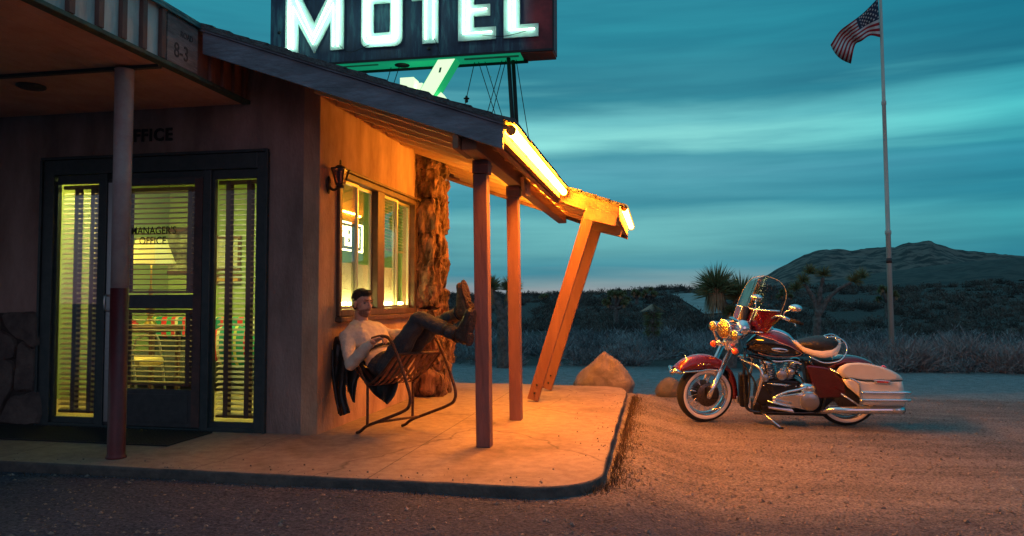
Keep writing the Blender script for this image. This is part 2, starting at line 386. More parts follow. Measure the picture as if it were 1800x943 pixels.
def axis_vals(segs):
    o = []
    for a, b, s in segs: o += list(np.arange(a, b, s))
    return o + [segs[-1][1]]
xs = axis_vals([(-600,-60,60),(-60,-12,6),(-12,-3,1),(-3,9,.16),(9,30,.8),(30,80,2.5),(80,600,40)])
ys = axis_vals([(-200,-10,30),(-10,-4,1),(-4,7.5,.16),(7.5,20,.5),(20,100,2.2),(100,300,20),(300,900,100)])
g = MB(); g.grid([[(x, y, hgt(x, y)) for x in xs] for y in ys])
# gravel lot material, turning into the darker tamped road and then desert soil by position
m, t, b = newmat('desert_gravel'); tcn = N(t, 'ShaderNodeTexCoord')
def noi(sc, det=6, ro=.6, src=None):
    n = N(t, 'ShaderNodeTexNoise'); n.inputs['Scale'].default_value = sc; n.inputs['Detail'].default_value = det; n.inputs['Roughness'].default_value = ro
    t.links.new(src or tcn.outputs['Object'], n.inputs[0]); return n.outputs[0]
big = noi(.55, 4); mid = noi(7, 6); fine = noi(60, 4, .7)
vor = N(t, 'ShaderNodeTexVoronoi'); vor.inputs['Scale'].default_value = 42; t.links.new(tcn.outputs['Object'], vor.inputs[0])
lot = ramp(t, [(.3, (.25,.215,.20)), (.7, (.38,.33,.305))], mid)
mpt = N(t, 'ShaderNodeMapping'); mpt.inputs['Scale'].default_value = (.5, 3.2, 1); mpt.inputs['Rotation'].default_value = (0, 0, R(14)); t.links.new(tcn.outputs['Object'], mpt.inputs[0])
trk = ramp(t, [(.42, (.48,.46,.45)), (.54, (1.1,1.08,1.06))], noi(1.1, 7, .65, mpt.outputs[0]))
pat = ramp(t, [(.38, (.70,.68,.68)), (.56, (1.05,1.05,1.05))], noi(.8, 5, .6))
lot = type('o', (), {'outputs': [mixc(t, 1, mixc(t, .8, lot.outputs[0], mixc(t, 1, lot.outputs[0], trk.outputs[0], 'MULTIPLY')), pat.outputs[0], 'MULTIPLY')]})
lot2 = mixc(t, .55, lot.outputs[0], ramp(t, [(.38, (.028,.025,.026)), (.60, (.36,.31,.295))], fine).outputs[0])
asph = ramp(t, [(.3, (.050,.058,.088)), (.7, (.088,.10,.145))], mid)
mrA = N(t, 'ShaderNodeMapRange'); mrA.inputs[1].default_value = -1.45; mrA.inputs[2].default_value = -.45
sA = N(t, 'ShaderNodeSeparateXYZ'); t.links.new(tcn.outputs['Object'], sA.inputs[0])
t.links.new(M(t, 'ADD', M(t, 'ADD', sA.outputs[1], M(t, 'MULTIPLY', M(t, 'SUBTRACT', big, .5), 1.8)), M(t, 'MULTIPLY', M(t, 'SUBTRACT', mid, .5), .5)), mrA.inputs[0])
lot2 = mixc(t, mrA.outputs[0], mixc(t, .35, asph.outputs[0], ramp(t, [(.40, (.017,.02,.03)), (.62, (.155,.17,.24))], fine).outputs[0]), lot2)
road = ramp(t, [(.3, (.17,.20,.21)), (.7, (.30,.33,.34))], mid)
sepn = N(t, 'ShaderNodeSeparateXYZ'); t.links.new(tcn.outputs['Object'], sepn.inputs[0])
yy = M(t, 'ADD', sepn.outputs[1], M(t, 'MULTIPLY', M(t, 'SUBTRACT', big, .5), 1.4))
mr = N(t, 'ShaderNodeMapRange'); mr.inputs[1].default_value = 4.9; mr.inputs[2].default_value = 5.5; t.links.new(yy, mr.inputs[0])
mr2 = N(t, 'ShaderNodeMapRange'); mr2.inputs[1].default_value = 11.0; mr2.inputs[2].default_value = 12.5; t.links.new(yy, mr2.inputs[0])
soil = ramp(t, [(.3, (.05,.048,.045)), (.7, (.10,.09,.085))], mid)
cc = mixc(t, mr2.outputs[0], mixc(t, mr.outputs[0], lot2, road.outputs[0]), soil.outputs[0])
spk = ramp(t, [(.36, (.18,.18,.20)), (.47, (1,1,1)), (.62, (1,1,1)), (.74, (1.5,1.45,1.4))], noi(48, 2, .5))
cc = mixc(t, .6, cc, mixc(t, 1, cc, spk.outputs[0], 'MULTIPLY'))
t.links.new(cc, b.inputs['Base Color']); b.inputs['Roughness'].default_value = .95; b.inputs['Specular IOR Level'].default_value = .2
hh = M(t, 'ADD', M(t, 'MULTIPLY', vor.outputs['Distance'], .5), M(t, 'ADD', fine, M(t, 'MULTIPLY', mid, 2)))
bp = N(t, 'ShaderNodeBump'); bp.inputs['Strength'].default_value = 1; bp.inputs['Distance'].default_value = .020
t.links.new(hh, bp.inputs['Height']); t.links.new(bp.outputs[0], b.inputs['Normal'])
tag(g.build('ground', m, fixn=False), 'tan gravel lot running out into dark road and open desert', kind='structure')

# loose stones on the gravel
def stones(n, xr, yr, smin, smax, name, matn, lab, avoid):
    vs = []; fs = []
    base = np.array([(1,0,0),(-1,0,0),(0,1,0),(0,-1,0),(0,0,.7),(0,0,-.5)]); tri = [(0,2,4),(2,1,4),(1,3,4),(3,0,4),(2,0,5),(1,2,5),(3,1,5),(0,3,5)]
    k = 0
    while k < n:
        x = rng.uniform(*xr); y = yr[0]+(yr[1]-yr[0])*rng.random()
        if avoid(x, y): continue
        s = smin+(smax-smin)*rng.random()**4; a = rng.uniform(0, 6.28); q = base*rng.uniform(.6, 1.3, (6,3))*s
        c_, s_ = math.cos(a), math.sin(a); z = hgt(x, y)
        b0 = len(vs)
        for p in q: vs.append((x+p[0]*c_-p[1]*s_, y+p[0]*s_+p[1]*c_, z+p[2]+s*.2))
        fs += [tuple(b0+i for i in f) for f in tri]; k += 1
    mb = MB(); mb.add(vs, fs)
    return tag(mb.build(name, matn), lab, kind='stuff')
MT['pebble'] = mat('mixed_pebble', (.06,.05,.048), .9, col2=(.34,.28,.25), scale=30)
onslab = lambda x, y: x < 2.37 and y > -1.33
stones(16000, (-3.5, 9), (-3.4, 5), .003, .020, 'loose_gravel', 'pebble', 'small loose pebbles scattered over the gravel lot', onslab)

# pavement slab with rounded corner
m, t, b = newmat('worn_concrete'); tcn = N(t, 'ShaderNodeTexCoord')
n1 = noi(1.3, 6); n2 = noi(12, 6, .7); n3 = noi(140, 3)
cr = ramp(t, [(.3, (.21,.155,.13)), (.7, (.30,.23,.19))], n1)
cr2 = mixc(t, .45, cr.outputs[0], ramp(t, [(.35, (.15,.11,.095)), (.6, (.33,.26,.215))], n2).outputs[0])
mpv = N(t, 'ShaderNodeMapping'); mpv.inputs['Scale'].default_value = (.5, .38, 1); mpv.inputs['Location'].default_value = (.3, .22, 0); t.links.new(tcn.outputs['Object'], mpv.inputs[0])
nd = noi(2.2, 5, .6); mixv = N(t, 'ShaderNodeMix'); mixv.data_type = 'VECTOR'; mixv.inputs[0].default_value = .09
t.links.new(mpv.outputs[0], mixv.inputs[4]); 
nvec = N(t, 'ShaderNodeTexNoise'); nvec.inputs['Scale'].default_value = 3; t.links.new(tcn.outputs['Object'], nvec.inputs[0]); t.links.new(nvec.outputs['Color'], mixv.inputs[5])
vo = N(t, 'ShaderNodeTexVoronoi'); vo.feature = 'DISTANCE_TO_EDGE'; vo.inputs['Scale'].default_value = 1.0; t.links.new(mixv.outputs[1], vo.inputs[0])
crk = ramp(t, [(.0, (.50,.48,.46)), (.0035, (1,1,1))], vo.outputs[0])
fin = mixc(t, 1, cr2, crk.outputs[0], 'MULTIPLY')
sj = N(t, 'ShaderNodeSeparateXYZ'); t.links.new(tcn.outputs['Object'], sj.inputs[0])
wob = M(t, 'MULTIPLY', M(t, 'SUBTRACT', n2, .5), .012)
jm = None
for ax_i, c0 in ((1, .12), (1, 1.95), (0, -1.75), (0, .95)):
    dj = M(t, 'LESS_THAN', M(t, 'ABSOLUTE', M(t, 'ADD', M(t, 'SUBTRACT', sj.outputs[ax_i], c0), wob)), .0045)
    jm = dj if jm is None else M(t, 'MAXIMUM', jm, dj)
dirt = ramp(t, [(.50, (1,1,1)), (.68, (.55,.50,.46))], noi(.9, 8, .7))
fin = mixc(t, 1, fin, dirt.outputs[0], 'MULTIPLY')
fin = mixc(t, M(t, 'MULTIPLY', jm, .7), fin, (.05,.04,.035))
t.links.new(fin, b.inputs['Base Color']); b.inputs['Roughness'].default_value = .85
bp = N(t, 'ShaderNodeBump'); bp.inputs['Strength'].default_value = .5; bp.inputs['Distance'].default_value = .006
t.links.new(M(t, 'ADD', n3, M(t, 'MULTIPLY', n2, 2)), bp.inputs['Height']); t.links.new(bp.outputs[0], b.inputs['Normal'])
MT['concrete'] = m
poly = [(-7,-1.3)]
for i in range(9):
    a = R(-90+i*90/8); poly.append((2.33-.42+.42*math.cos(a), -1.3+.42+.42*math.sin(a)))
poly += [(2.31, 1), (2.30, 3.3), (2.24, 3.72), (2.05, 3.86), (-.5, 3.92), (-7, 4.0)]
pl = []
for i, p in enumerate(poly):
    q = poly[(i+1)%len(poly)]; n_ = max(1, int(math.dist(p, q)/.12)) if i not in (len(poly)-1, len(poly)-2) else 1
    for k in range(n_):
        x = p[0]+(q[0]-p[0])*k/n_; y = p[1]+(q[1]-p[1])*k/n_; w = .012*noise.noise(Vector((x*3, y*3, 2)))
        pl.append((x+w, y+w, 0))
s = MB(); s.prism([(x, y, -.25) for x, y, z in pl], (0,0,.25))
MT['kerb'] = mat('dark_kerb_face', (.06,.055,.055), .9, col2=(.12,.10,.09), scale=9, bump=.6, bscale=40)  # darker colour for the upright sides of the slab
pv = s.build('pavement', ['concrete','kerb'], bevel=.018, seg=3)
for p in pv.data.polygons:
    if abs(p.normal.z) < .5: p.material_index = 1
tag(pv, 'concrete pavement slab with a rounded corner', kind='structure')

gm = MB()
for k in range(380):
    if rng.random() < .5: x = 2.32-abs(rng.normal(0,.16)); y = rng.uniform(-.9,3.6)
    else: x = rng.uniform(-3,2.0); y = -1.28+abs(rng.normal(0,.14))
    s_ = .002+.006*rng.random()**3; gm.ball((x,y,s_*.4), s_, 5, 3)
tag(gm.build('grit', 'pebble', fixn=False), 'loose grit blown over the edges of the concrete pavement', kind='stuff')
# weeds along the pavement edge
w = MB()
for k in range(2600):
    tt = rng.random(); y = -1.2+4.6*tt; x = 2.36+abs(rng.normal(0, .075))*(.6+.5*math.sin(tt*14)**2)
    if y < -.9: x -= (-.9-y)*.5
    hx = rng.uniform(.012, .05)*(1.3 if x < 2.42 else .8); a = rng.uniform(0, 6.28); l_ = rng.uniform(.0, .06)
    z = hgt(x, y)-.004; p = Vector((x, y, z)); q = p+Vector((math.cos(a)*l_, math.sin(a)*l_, hx)); ww = Vector((-math.sin(a), math.cos(a), 0))*.0028
    w.add([p-ww, p+ww, q], [(0,1,2)])
for k in range(500):
    x = rng.uniform(-2.6, 2.1); y = -1.32-abs(rng.normal(0, .04)); a = rng.uniform(0, 6.28); z = hgt(x, y)-.004; p = Vector((x, y, z)); q = p+Vector((math.cos(a)*.03, math.sin(a)*.03, rng.uniform(.01,.04))); ww = Vector((-math.sin(a), math.cos(a), 0))*.0025
    w.add([p-ww, p+ww, q], [(0,1,2)])
tag(w.build('dry_weeds', 'weed', fixn=False), 'dry weeds growing along the pavement edge', kind='stuff')

# distant mountain and foothill, set out by bearing and distance
def range_mesh(name, prof, d0, depth, lab, colr, amp, seed, scn):
    pxs = np.arange(prof[0][0], prof[-1][0]+1, 5.)
    hs = np.interp(pxs, [p[0] for p in prof], [p[1] for p in prof])
    rows = []
    for k in range(26):
        s_ = k/17; row = []
        for px, py in zip(pxs, hs):
            d = ray(px, 528); d = Vector((d.x, d.y, 0)).normalized(); dist = d0+depth*s_
            crest = (528-py)/F*(d0+depth)*1.03
            if s_ <= 1: z = crest*(s_**.85)
            else: z = crest*(1-(s_-1)*1.6)
            p = CAM+d*dist; rid = 1-abs(fbm((p.x*scn+seed, p.y*scn*.35, seed), 5))*1.6
            z += amp*crest*(rid-.6)*min(1, s_*1.6)*(1 if s_ < .9 else .35) + (fbm((px*.045+seed, s_*3, 1), 4)*.028*crest if s_ > .4 else 0)
            row.append((p.x, p.y, z+CAM.z-(1.0 if s_ == 0 else 0)-(6 if s_ == 0 else 0)))
        rows.append(row)
    mb = MB(); mb.grid(rows)
    return tag(mb.build(name, colr, fixn=False), lab, kind='structure')
MT['mtn'] = mat('rocky_desert_slope', (.135,.095,.08), .95, col2=(.016,.015,.015), scale=.13, bump=1, bscale=.2, detail=12, contrast=(.45,.56))
MT['hillm'] = mat('scrub_hillside', (.050,.038,.032), .95, col2=(.014,.013,.013), scale=.5, bump=1, bscale=.9, detail=12, contrast=(.46,.56))
range_mesh('mountain', [(1180,528),(1250,521),(1300,505),(1350,487),(1395,465),(1430,450),(1455,446),(1500,448),(1540,447),(1575,447),(1600,441),(1640,441),(1670,449),(1720,458),(1760,463),(1800,466),(1900,470),(2100,480),(2400,500)], 330, 160, 'bare rocky mountain on the right horizon', 'mtn', .11, 3, .022)
range_mesh('hill', [(1230,523),(1300,517),(1380,510),(1450,499),(1520,489),(1600,481),(1700,472),(1800,468),(1900,462),(2100,460),(2400,470)], 85, 60, 'dark scrub covered foothill below the mountain', 'hillm', .10, 8, .06)

# dirt track climbing the ridge
tr_px = [((1181,519),(1216,517)), ((1190,523),(1236,522)), ((1204,532),(1255,532)), ((1222,543),(1276,542)), ((1240,556),(1300,553))]
rows = []
for (a, bb) in tr_px:
    A = hit(*a, t0=20); B_ = hit(*bb, t0=20); rows.append([(A.x+(B_.x-A.x)*k/6, A.y+(B_.y-A.y)*k/6) for k in range(7)])
rr = []
for i in range(len(rows)-1):
    for k in range(8):
        t_ = k/8; rr.append([(p[0]+(q[0]-p[0])*t_, p[1]+(q[1]-p[1])*t_) for p, q in zip(rows[i], rows[i+1])])
tk = MB(); tk.grid([[(x, y, hgt(x, y)+.07) for x, y in r] for r in rr])
MT['track'] = mat('pale_dirt_track', (.33,.32,.31), .95, col2=(.22,.21,.20), scale=.8, bump=.4)
tag(tk.build('dirt_track', 'track', fixn=False), 'pale dirt track climbing over the low ridge', kind='structure')
track_poly = [(r[0], r[-1]) for r in rr]
def on_track(x, y):
    for a, bb in track_poly:
        if abs(y-(a[1]+bb[1])/2) < 1.4 and a[0]-.4 < x < bb[0]+.4: return True
    return False

# ================================================================== MOTEL OFFICE
off = empty('motel_office', (0,0,0), 'low salmon stucco motel office with a sloping canopy and lit blinds', 'building')
def zt(u): return 2.885-.352*u                        # top of sloped roof
def zd(u): return 2.815-.352*u                        # underside of deck
GT = .06
# front wall (v = 0 .. .14) around the entrance opening; side wall with window opening
wf = MB()
wf.box((-8,0,0),(-2.56,.14,2.68)); wf.box((-2.56,0,2.28),(-.46,.14,2.68)); wf.box((-.46,0,0),(-.14,.14,2.68))
wf.hexa([(-.627,.001,2.68),(-.14,.001,2.68),(-.14,.14,2.68),(-.627,.14,2.68)], [(-.627,.001,zd(-.627)),(-.14,.001,zd(-.14)),(-.14,.14,zd(-.14)),(-.627,.14,zd(-.627))])
wf.box((-8,.001,2.68),(-.627,.14,3.0))
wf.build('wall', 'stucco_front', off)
ws = MB(); V0, V1, Z0, Z1 = .36, 2.39, .93, 2.18
ws.box((-.14,0,0),(0,V0,Z1)); ws.box((-.14,V0,0),(0,V1,Z0)); ws.box((-.14,V1,0),(0,3.3,Z1))
ws.hexa([(-.14,0,Z1),(0,0,Z1),(0,3.3,Z1),(-.14,3.3,Z1)], [(-.14,0,zd(-.14)),(0,0,zd(0)),(0,3.3,zd(0)),(-.14,3.3,zd(-.14))])
ws.build('wall', 'stucco', off)
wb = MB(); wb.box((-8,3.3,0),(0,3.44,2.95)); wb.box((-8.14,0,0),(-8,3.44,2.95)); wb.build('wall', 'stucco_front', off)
# flat roof over the rest of the building, interior ceiling
fr = MB(); fr.box((-8.3,.2,2.95),(-1.0,3.6,3.09)); fr.build('flat_roof', 'roof', off)
# sloped roof deck + shingles
dk = MB()
def slab(mb, u0, u1, v0, v1, f0, f1, mi=0):
    mb.hexa([(u0,v0,f0(u0)),(u1,v0,f0(u1)),(u1,v1,f0(u1)),(u0,v1,f0(u0))], [(u0,v0,f1(u0)),(u1,v0,f1(u1)),(u1,v1,f1(u1)),(u0,v1,f1(u0))], mi)
for i in range(24):
    u0 = -.95+i*.11
    if u0 > 1.58: break
    slab(dk, u0, u0+.107, -.66, 4.46, lambda u: zd(u), lambda u: zd(u)+.03)
u0 = 1.69
while u0 < 2.2:
    slab(dk, u0, u0+.107, 2.34, 4.46, lambda u: zd(u), lambda u: zd(u)+.03); u0 += .11
dk.build('roof_deck', 'deck', off)
ul = MB(); slab(ul, -.98, 1.66, -.724, 4.50, lambda u: zd(u)+.032, lambda u: zt(u)-.006); slab(ul, 1.661, 2.27, 2.29, 4.50, lambda u: zd(u)+.032, lambda u: zt(u)-.006); ul.build('roof_felt', 'roof', off)
sh = MB()
row = 0; u0 = -.98
while u0 < 2.26:
    v0 = -.72 if u0 < 1.62 else 2.27
    vv = v0
    while vv < 4.52:
        ln = random.uniform(.22, .36); v2 = min(4.52, vv+ln); j = random.uniform(0, .005); e = random.uniform(-.006, .006)
        sh.hexa([(u0,vv,zt(u0)-.02),(u0+.165+e,vv,zt(u0+.165)-.018),(u0+.165+e,v2-.004,zt(u0+.165)-.018),(u0,v2-.004,zt(u0)-.02)],
                [(u0,vv,zt(u0)+j-.004),(u0+.165+e,vv,zt(u0+.165)+j+.006),(u0+.165+e,v2-.004,zt(u0+.165)+j+.006),(u0,v2-.004,zt(u0)+j-.004)])
        vv = v2
    u0 += .15
sh.build('shingles', 'roof', off)
# rake fascia boards
def rake(u0, u1, v, zlo, zhi, name='rake_board', matn='fascia', th=.035, lab=None):
    mb = MB(); n_ = max(2, int((u1-u0)/.12)); P = []
    for i in range(n_):
        a = u0+(u1-u0)*i/n_; c_ = u0+(u1-u0)*(i+1)/n_
        ja = .004*noise.noise(Vector((a*4, v, 0))); jb = .004*noise.noise(Vector((c_*4, v, 0)))
        mb.hexa([(a,v,zlo(a)+ja),(c_,v,zlo(c_)+jb),(c_,v+th,zlo(c_)+jb),(a,v+th,zlo(a)+ja)], [(a,v,zhi(a)),(c_,v,zhi(c_)),(c_,v+th,zhi(c_)),(a,v+th,zhi(a))])
    return mb.build(name, matn, off, weld=False)
rk = rake(-.60, 1.655, -.70, lambda u: zt(u)-.215, lambda u: zt(u)-.055)
rake(-.62, 1.66, -.715, lambda u: zt(u)-.052, lambda u: zt(u)-.016, 'drip_edge', 'fascia', .05)
rake(1.70, 2.27, 2.30, lambda u: zt(u)-.19, lambda u: zt(u)-.025, matn='beam')
rake(-.3, 2.27, 4.47, lambda u: zt(u)-.21, lambda u: zt(u)-.02, matn='beam')
# eave fascia boards
ef = MB(); ef.box((1.615,-.665,zt(1.64)-.165),(1.655,2.335,zt(1.64)-.02)); ef.build('eave_board', 'beam', off, bevel=.004)
ef = MB(); ef.box((1.56,-.665,zt(1.6)-.190),(1.605,2.5,zt(1.6)-.10)); ef.build('eave_board', 'beam', off, bevel=.004)
ef = MB(); ef.box((2.235,2.335,zt(2.25)-.18),(2.272,4.47,zt(2.25)-.022)); ef.build('eave_board', 'beam', off, bevel=.004)
# rafters
for i, v in enumerate([-.12,.30,.70,1.10,1.50,1.90,2.38,2.80,3.2,3.6,4.0,4.3]):
    ue = 1.55 if v < 2.35 else 2.23; w_ = .045
    mb = MB(); mb.hexa([(.002,v,zd(0)-.10),(ue,v,zd(ue)-.10),(ue,v+w_,zd(ue)-.10),(.002,v+w_,zd(0)-.10)], [(.002,v,zd(0)-.002),(ue,v,zd(ue)-.002),(ue,v+w_,zd(ue)-.002),(.002,v+w_,zd(0)-.002)])
    mb.build('rafter', 'rafter', off)
# long beam over the posts, dark purlins, post caps
BZ0, BZ1 = 2.105, zd(1.4)-.102
mb = MB(); mb.box((1.345,-.62,BZ0),(1.455,4.44,BZ1)); mb.build('beam', 'beam', off, bevel=.005)
mb = MB(); mb.box((1.30,-.69,BZ0+.0),(1.34,-.30,BZ1-.02)); mb.build('beam_end', 'beam', off, bevel=.004)
for u, v in ((1.405,-.20),(1.40,1.06)):
    p = MB(); tw = .052
    p.hexa([(u-tw+.01,v-tw,0),(u+tw+.01,v-tw,0),(u+tw+.01,v+tw,0),(u-tw+.01,v+tw,0)], [(u-tw-.02,v-tw,BZ0-.105),(u+tw-.02,v-tw,BZ0-.105),(u+tw-.02,v+tw,BZ0-.105),(u-tw-.02,v+tw,BZ0-.105)])
    po = p.build('post', 'post', off, bevel=.005)
    c = MB(); c.box((u-.075,v-.06,BZ0-.10),(u+.045,v+.06,BZ0-.002)); c.box((u-.065,v-.068,BZ0-.04),(u+.05,v+.068,BZ0-.02)); c.build('post_cap', 'post', po, bevel=.006)
for v, dz in ((2.25,0),(3.25,-.03)):
    p = MB(); a = Vector((1.36, v, .02)); q = Vector((1.97, v, 1.985+dz))
    p.beam(a, q, .055, .118, up=(1,0,0))
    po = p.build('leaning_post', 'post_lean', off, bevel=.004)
    c = MB(); d_ = (q-a).normalized()
    for k in (0, 1):
        c = MB(); bpnt = a+d_*(.08+.09*k)+Vector((0,-.035,0)); c.lathe([(.011,0),(.011,.008)], bpnt+Vector((0,.0,0)), (0,-1,0), 8); c.build('bolt', 'darkmetal', po)
    c = MB(); c.beam(q+Vector((-.05,.0,-.0)), q+Vector((.28,.0,-.085)), .06, .13); c.build('post_cap', 'beam', po, bevel=.005)
# punched holes on the gusset by the second post
gs = MB(); gs.prism([(1.50,.92,2.16),(1.50,1.30,2.16),(1.50,1.30,2.04),(1.50,1.05,2.02)], (-.03,0,0)); gp = gs.build('gusset', 'beam', off)
for y_, z_ in ((1.0,2.12),(1.09,2.13),(1.05,2.07)):
    h = MB(); h.lathe([(.013,0),(.013,.004)], (1.501,y_,z_), (1,0,0), 10); h.build('bolt_hole', 'black', gp)

# stone pillar at the far end of the side wall
for k, (u0,u1,v0,v1,z0,z1) in enumerate([(.0,.17,2.42,2.98,.0,.40),(.0,.20,2.42,3.0,.36,.95),(.0,.155,2.43,2.98,.9,1.5),(.0,.165,2.42,3.0,1.45,2.05),(.0,.15,2.43,2.99,2.0,2.74)]):
    pass
sp = MB()
zz = 0.0; k = 0
while zz < 2.72:
    hh_ = random.uniform(.16, .42)
    for side in range(3):
        v0 = 2.42+side*.2; k += 1
        o1 = random.uniform(-.02, .035) + (.07 if zz < .35 else 0); zj = random.uniform(-.05, .05)
        a = [(-.02, v0-.01+random.uniform(-.01,.01)), (.20+o1, v0+random.uniform(-.012,.012)), (.20+o1+random.uniform(-.02,.02), v0+.2), (-.02, v0+.2)]
        z0 = max(-.02, zz+zj); z1 = min(2.74, zz+hh_+zj+.01)
        if z1-z0 < .05: continue
        nn = 6; P = []
        for r_ in range(nn+1):
            z = z0+(z1-z0)*r_/nn; sh_ = 1-.10*abs(2*r_/nn-1)**4
            ring = []
            for i in range(4):
                p, q = a[i], a[(i+1)%4]
                for s_ in range(6):
                    x = p[0]+(q[0]-p[0])*s_/6; y = p[1]+(q[1]-p[1])*s_/6
                    nn_ = .034*fbm((x*9+k, y*9, z*5+k), 4)
                    ring.append((.08+(x-.08)*sh_+nn_*(1 if x > 0 else 0), v0+.1+(y-v0-.1)*sh_+nn_*.7, z))
            P.append(ring)
        sp.loft(P, smooth=False)
    zz += hh_
o = sp.build('stone_pillar', 'stone', off, weld=True); displace(o, .045, 9, 5, 1, .4); displace(o, .030, 24, 2, 0, .35)
for p in o.data.polygons: p.use_smooth = False
bs = MB(); bs.ell((.16,2.50,.17), [(.13,.03,0),(-.02,.15,0),(0,0,.21)], 24, 18); o = bs.build('pillar_foot_stone', 'stone', off); displace(o, .06, 7, 3)
bs = MB(); bs.ell((.19,2.84,.2), [(.12,.03,0),(-.02,.16,0),(0,0,.23)], 24, 18); o = bs.build('pillar_foot_stone', 'stone', off); displace(o, .06, 7, 9)

# flagstone wainscot at the far left of the front wall
fs_ = MB(); fs_.box((-8,-.03,0),(-2.60,-.001,.96)); ws_o = fs_.build('stone_wainscot', 'mortar', off)
def zp(px, py): p = at(px, py, y=-.03); return (p.x, -.029, p.z)
def zf(a, b_): return zp(a/4.29, 540+b_/4.29)
stn = [[(30,45),(150,38),(285,45),(295,190),(300,290),(250,310),(190,255),(130,235),(60,160),(34,110)],
       [(0,190),(50,190),(115,235),(130,270),(120,380),(60,400),(0,402)],[(150,270),(185,262),(240,315),(275,330),(272,620),(230,635),(130,640),(115,600),(135,420),(140,330)],
       [(0,412),(105,412),(112,560),(90,640),(40,720),(0,780)],[(95,672),(190,655),(295,640),(298,880),(20,872),(0,860),(40,770)]]
for k in range(18):
    x0 = -120-(k%6)*135; y0 = 50+(k//6)*285
    stn.append([(x0+random.uniform(0,15),y0+random.uniform(0,20)),(x0+115,y0+random.uniform(0,25)),(x0+122,y0+240),(x0+60,y0+268),(x0+5,y0+245)])
for k, sx in enumerate(stn):
    P = [Vector(zf(*p)) for p in sx]; cc_ = sum(P, Vector())/len(P)
    mb = MB(); P2 = [cc_+(p-cc_)*.99 for p in smooth_path(P, 3, True)]; P3 = [cc_+(p-cc_)*.90+Vector((0,-.03,0)) for p in smooth_path(P, 3, True)]
    n_ = len(P2); mb.add(P2+P3, [tuple(range(n_, 2*n_))]+[(i,(i+1)%n_,n_+(i+1)%n_,n_+i) for i in range(n_)]); mb.build('flagstone', 'flagstone', ws_o, bevel=.006)

# left neighbouring frame
lf = MB(); lf.box((-3.5,-.02,.97),(-3.06,-.001,2.28)); lf.build('window_shutter', 'dark_paint', off)

# ---------------- entrance: outer frame, sidelights, door
ent = MB()
def bx(mb, u0, u1, z0, z1, v0=-.03, v1=.06): mb.box((u0,v0,z0),(u1,v1,z1))
bx(ent,-2.56,-2.455,0,2.28); bx(ent,-.535,-.46,0,2.28); bx(ent,-2.455,-.535,2.15,2.28); bx(ent,-2.01,-1.93,0,2.15); bx(ent,-1.02,-.95,0,2.15)
bx(ent,-2.455,-2.01,0,.03); bx(ent,-.95,-.535,0,.03); bx(ent,-1.93,-1.02,0,.018,-.03,.05)
eo = ent.build('entrance_frame', 'dark_paint', off, bevel=.005)
mb = MB(); bx(mb,-2.58,-.44,2.281,2.305,-.045,-.005); bx(mb,-2.585,-2.562,0,2.28,-.045,-.004); bx(mb,-.457,-.435,0,2.28,-.045,-.004); mb.build('entrance_trim', 'dark_paint', eo, bevel=.003)
mb = MB(); bx(mb,-2.44,-.55,2.100,2.148,.0,.05); mb.build('transom_bar','dark_paint',eo)
def blind(parent, u0, u1, z0, z1, v, tapes, pitch=.0435, ang=18, flip=1):
    b_ = MB(); z = z0+.03
    c_, s_ = math.cos(R(ang)), math.sin(R(ang))
    while z < z1-.02:
        jit = random.uniform(-.0015,.0015); hw = .0215; sag = .002
        n_ = 6; top = []; bot = []
        for i in range(n_+1):
            u = u0+(u1-u0)*i/n_; zz_ = z+jit-sag*math.sin(math.pi*i/n_)*random.random()
            top.append(((u, v-hw*c_, zz_-hw*s_*flip), (u, v+hw*c_, zz_+hw*s_*flip)))
        vs = []; 
        for a, c in top: vs += [(a[0],a[1],a[2]+.0011),(c[0],c[1],c[2]+.0011),(a[0],a[1],a[2]-.0011),(c[0],c[1],c[2]-.0011)]
        fs = []
        for i in range(n_):
            q = i*4; fs += [(q,q+1,q+5,q+4),(q+2,q+6,q+7,q+3),(q,q+4,q+6,q+2),(q+1,q+3,q+7,q+5)]
        b_.add(vs, fs); z += pitch
    o = b_.build('blind', 'blind', parent, fixn=False)
    t_ = MB(); 
    for tp in tapes: t_.box((tp-.021,v-.026,z0),(tp+.021,v-.024,z1)); t_.box((tp-.021,v+.024,z0),(tp+.021,v+.026,z1))
    if tapes: t_.build('blind_tape', 'tape', parent)
    h = MB(); h.box((u0,v-.02,z1-.03),(u1,v+.02,z1)); h.box((u0,v-.016,z0),(u1,v+.016,z0+.018)); h.build('blind_rail', 'blind', parent)
def sidelight(u0, u1, lab, tapes):
    f_ = MB(); bx(f_,u0,u0+.02,.03,2.10,.0,.04); bx(f_,u1-.02,u1,.03,2.10,.0,.04); bx(f_,u0+.02,u1-.02,.03,.075,.0,.04); bx(f_,u0+.02,u1-.02,2.075,2.10,.0,.04)
    o = f_.build('sidelight', 'dark_paint', off); o['label'] = lab
    g_ = MB(); g_.box((u0+.02,.018,.075),(u1-.02,.022,2.075)); g_.build('pane', 'glass', o)
    blind(o, u0+.012, u1-.012, .10, 2.07, .085, tapes, ang=23)
sidelight(-2.455,-2.01,'left sidelight with brighter yellow blinds',(-2.30,-2.14))
sidelight(-.95,-.535,'right sidelight with green tinted blinds',(-.845,-.655))
dr = MB(); 
for q in ((-1.93,-1.84,.02,2.10),(-1.11,-1.02,.02,2.10),(-1.84,-1.11,.02,.33),(-1.84,-1.11,1.00,1.115),(-1.84,-1.11,2.04,2.10)): bx(dr,*q,-.012,.035)
dro = dr.build('door', 'door_paint', off, bevel=.004)
mb = MB(); bx(mb,-1.81,-1.14,.06,.29,-.017,-.0125); mb.build('kick_plate', 'door_paint', dro, bevel=.003)
mb = MB(); bx(mb,-1.105,-1.03,.03,2.08,-.02,-.0125); mb.build('door_stile', 'jamb', dro)
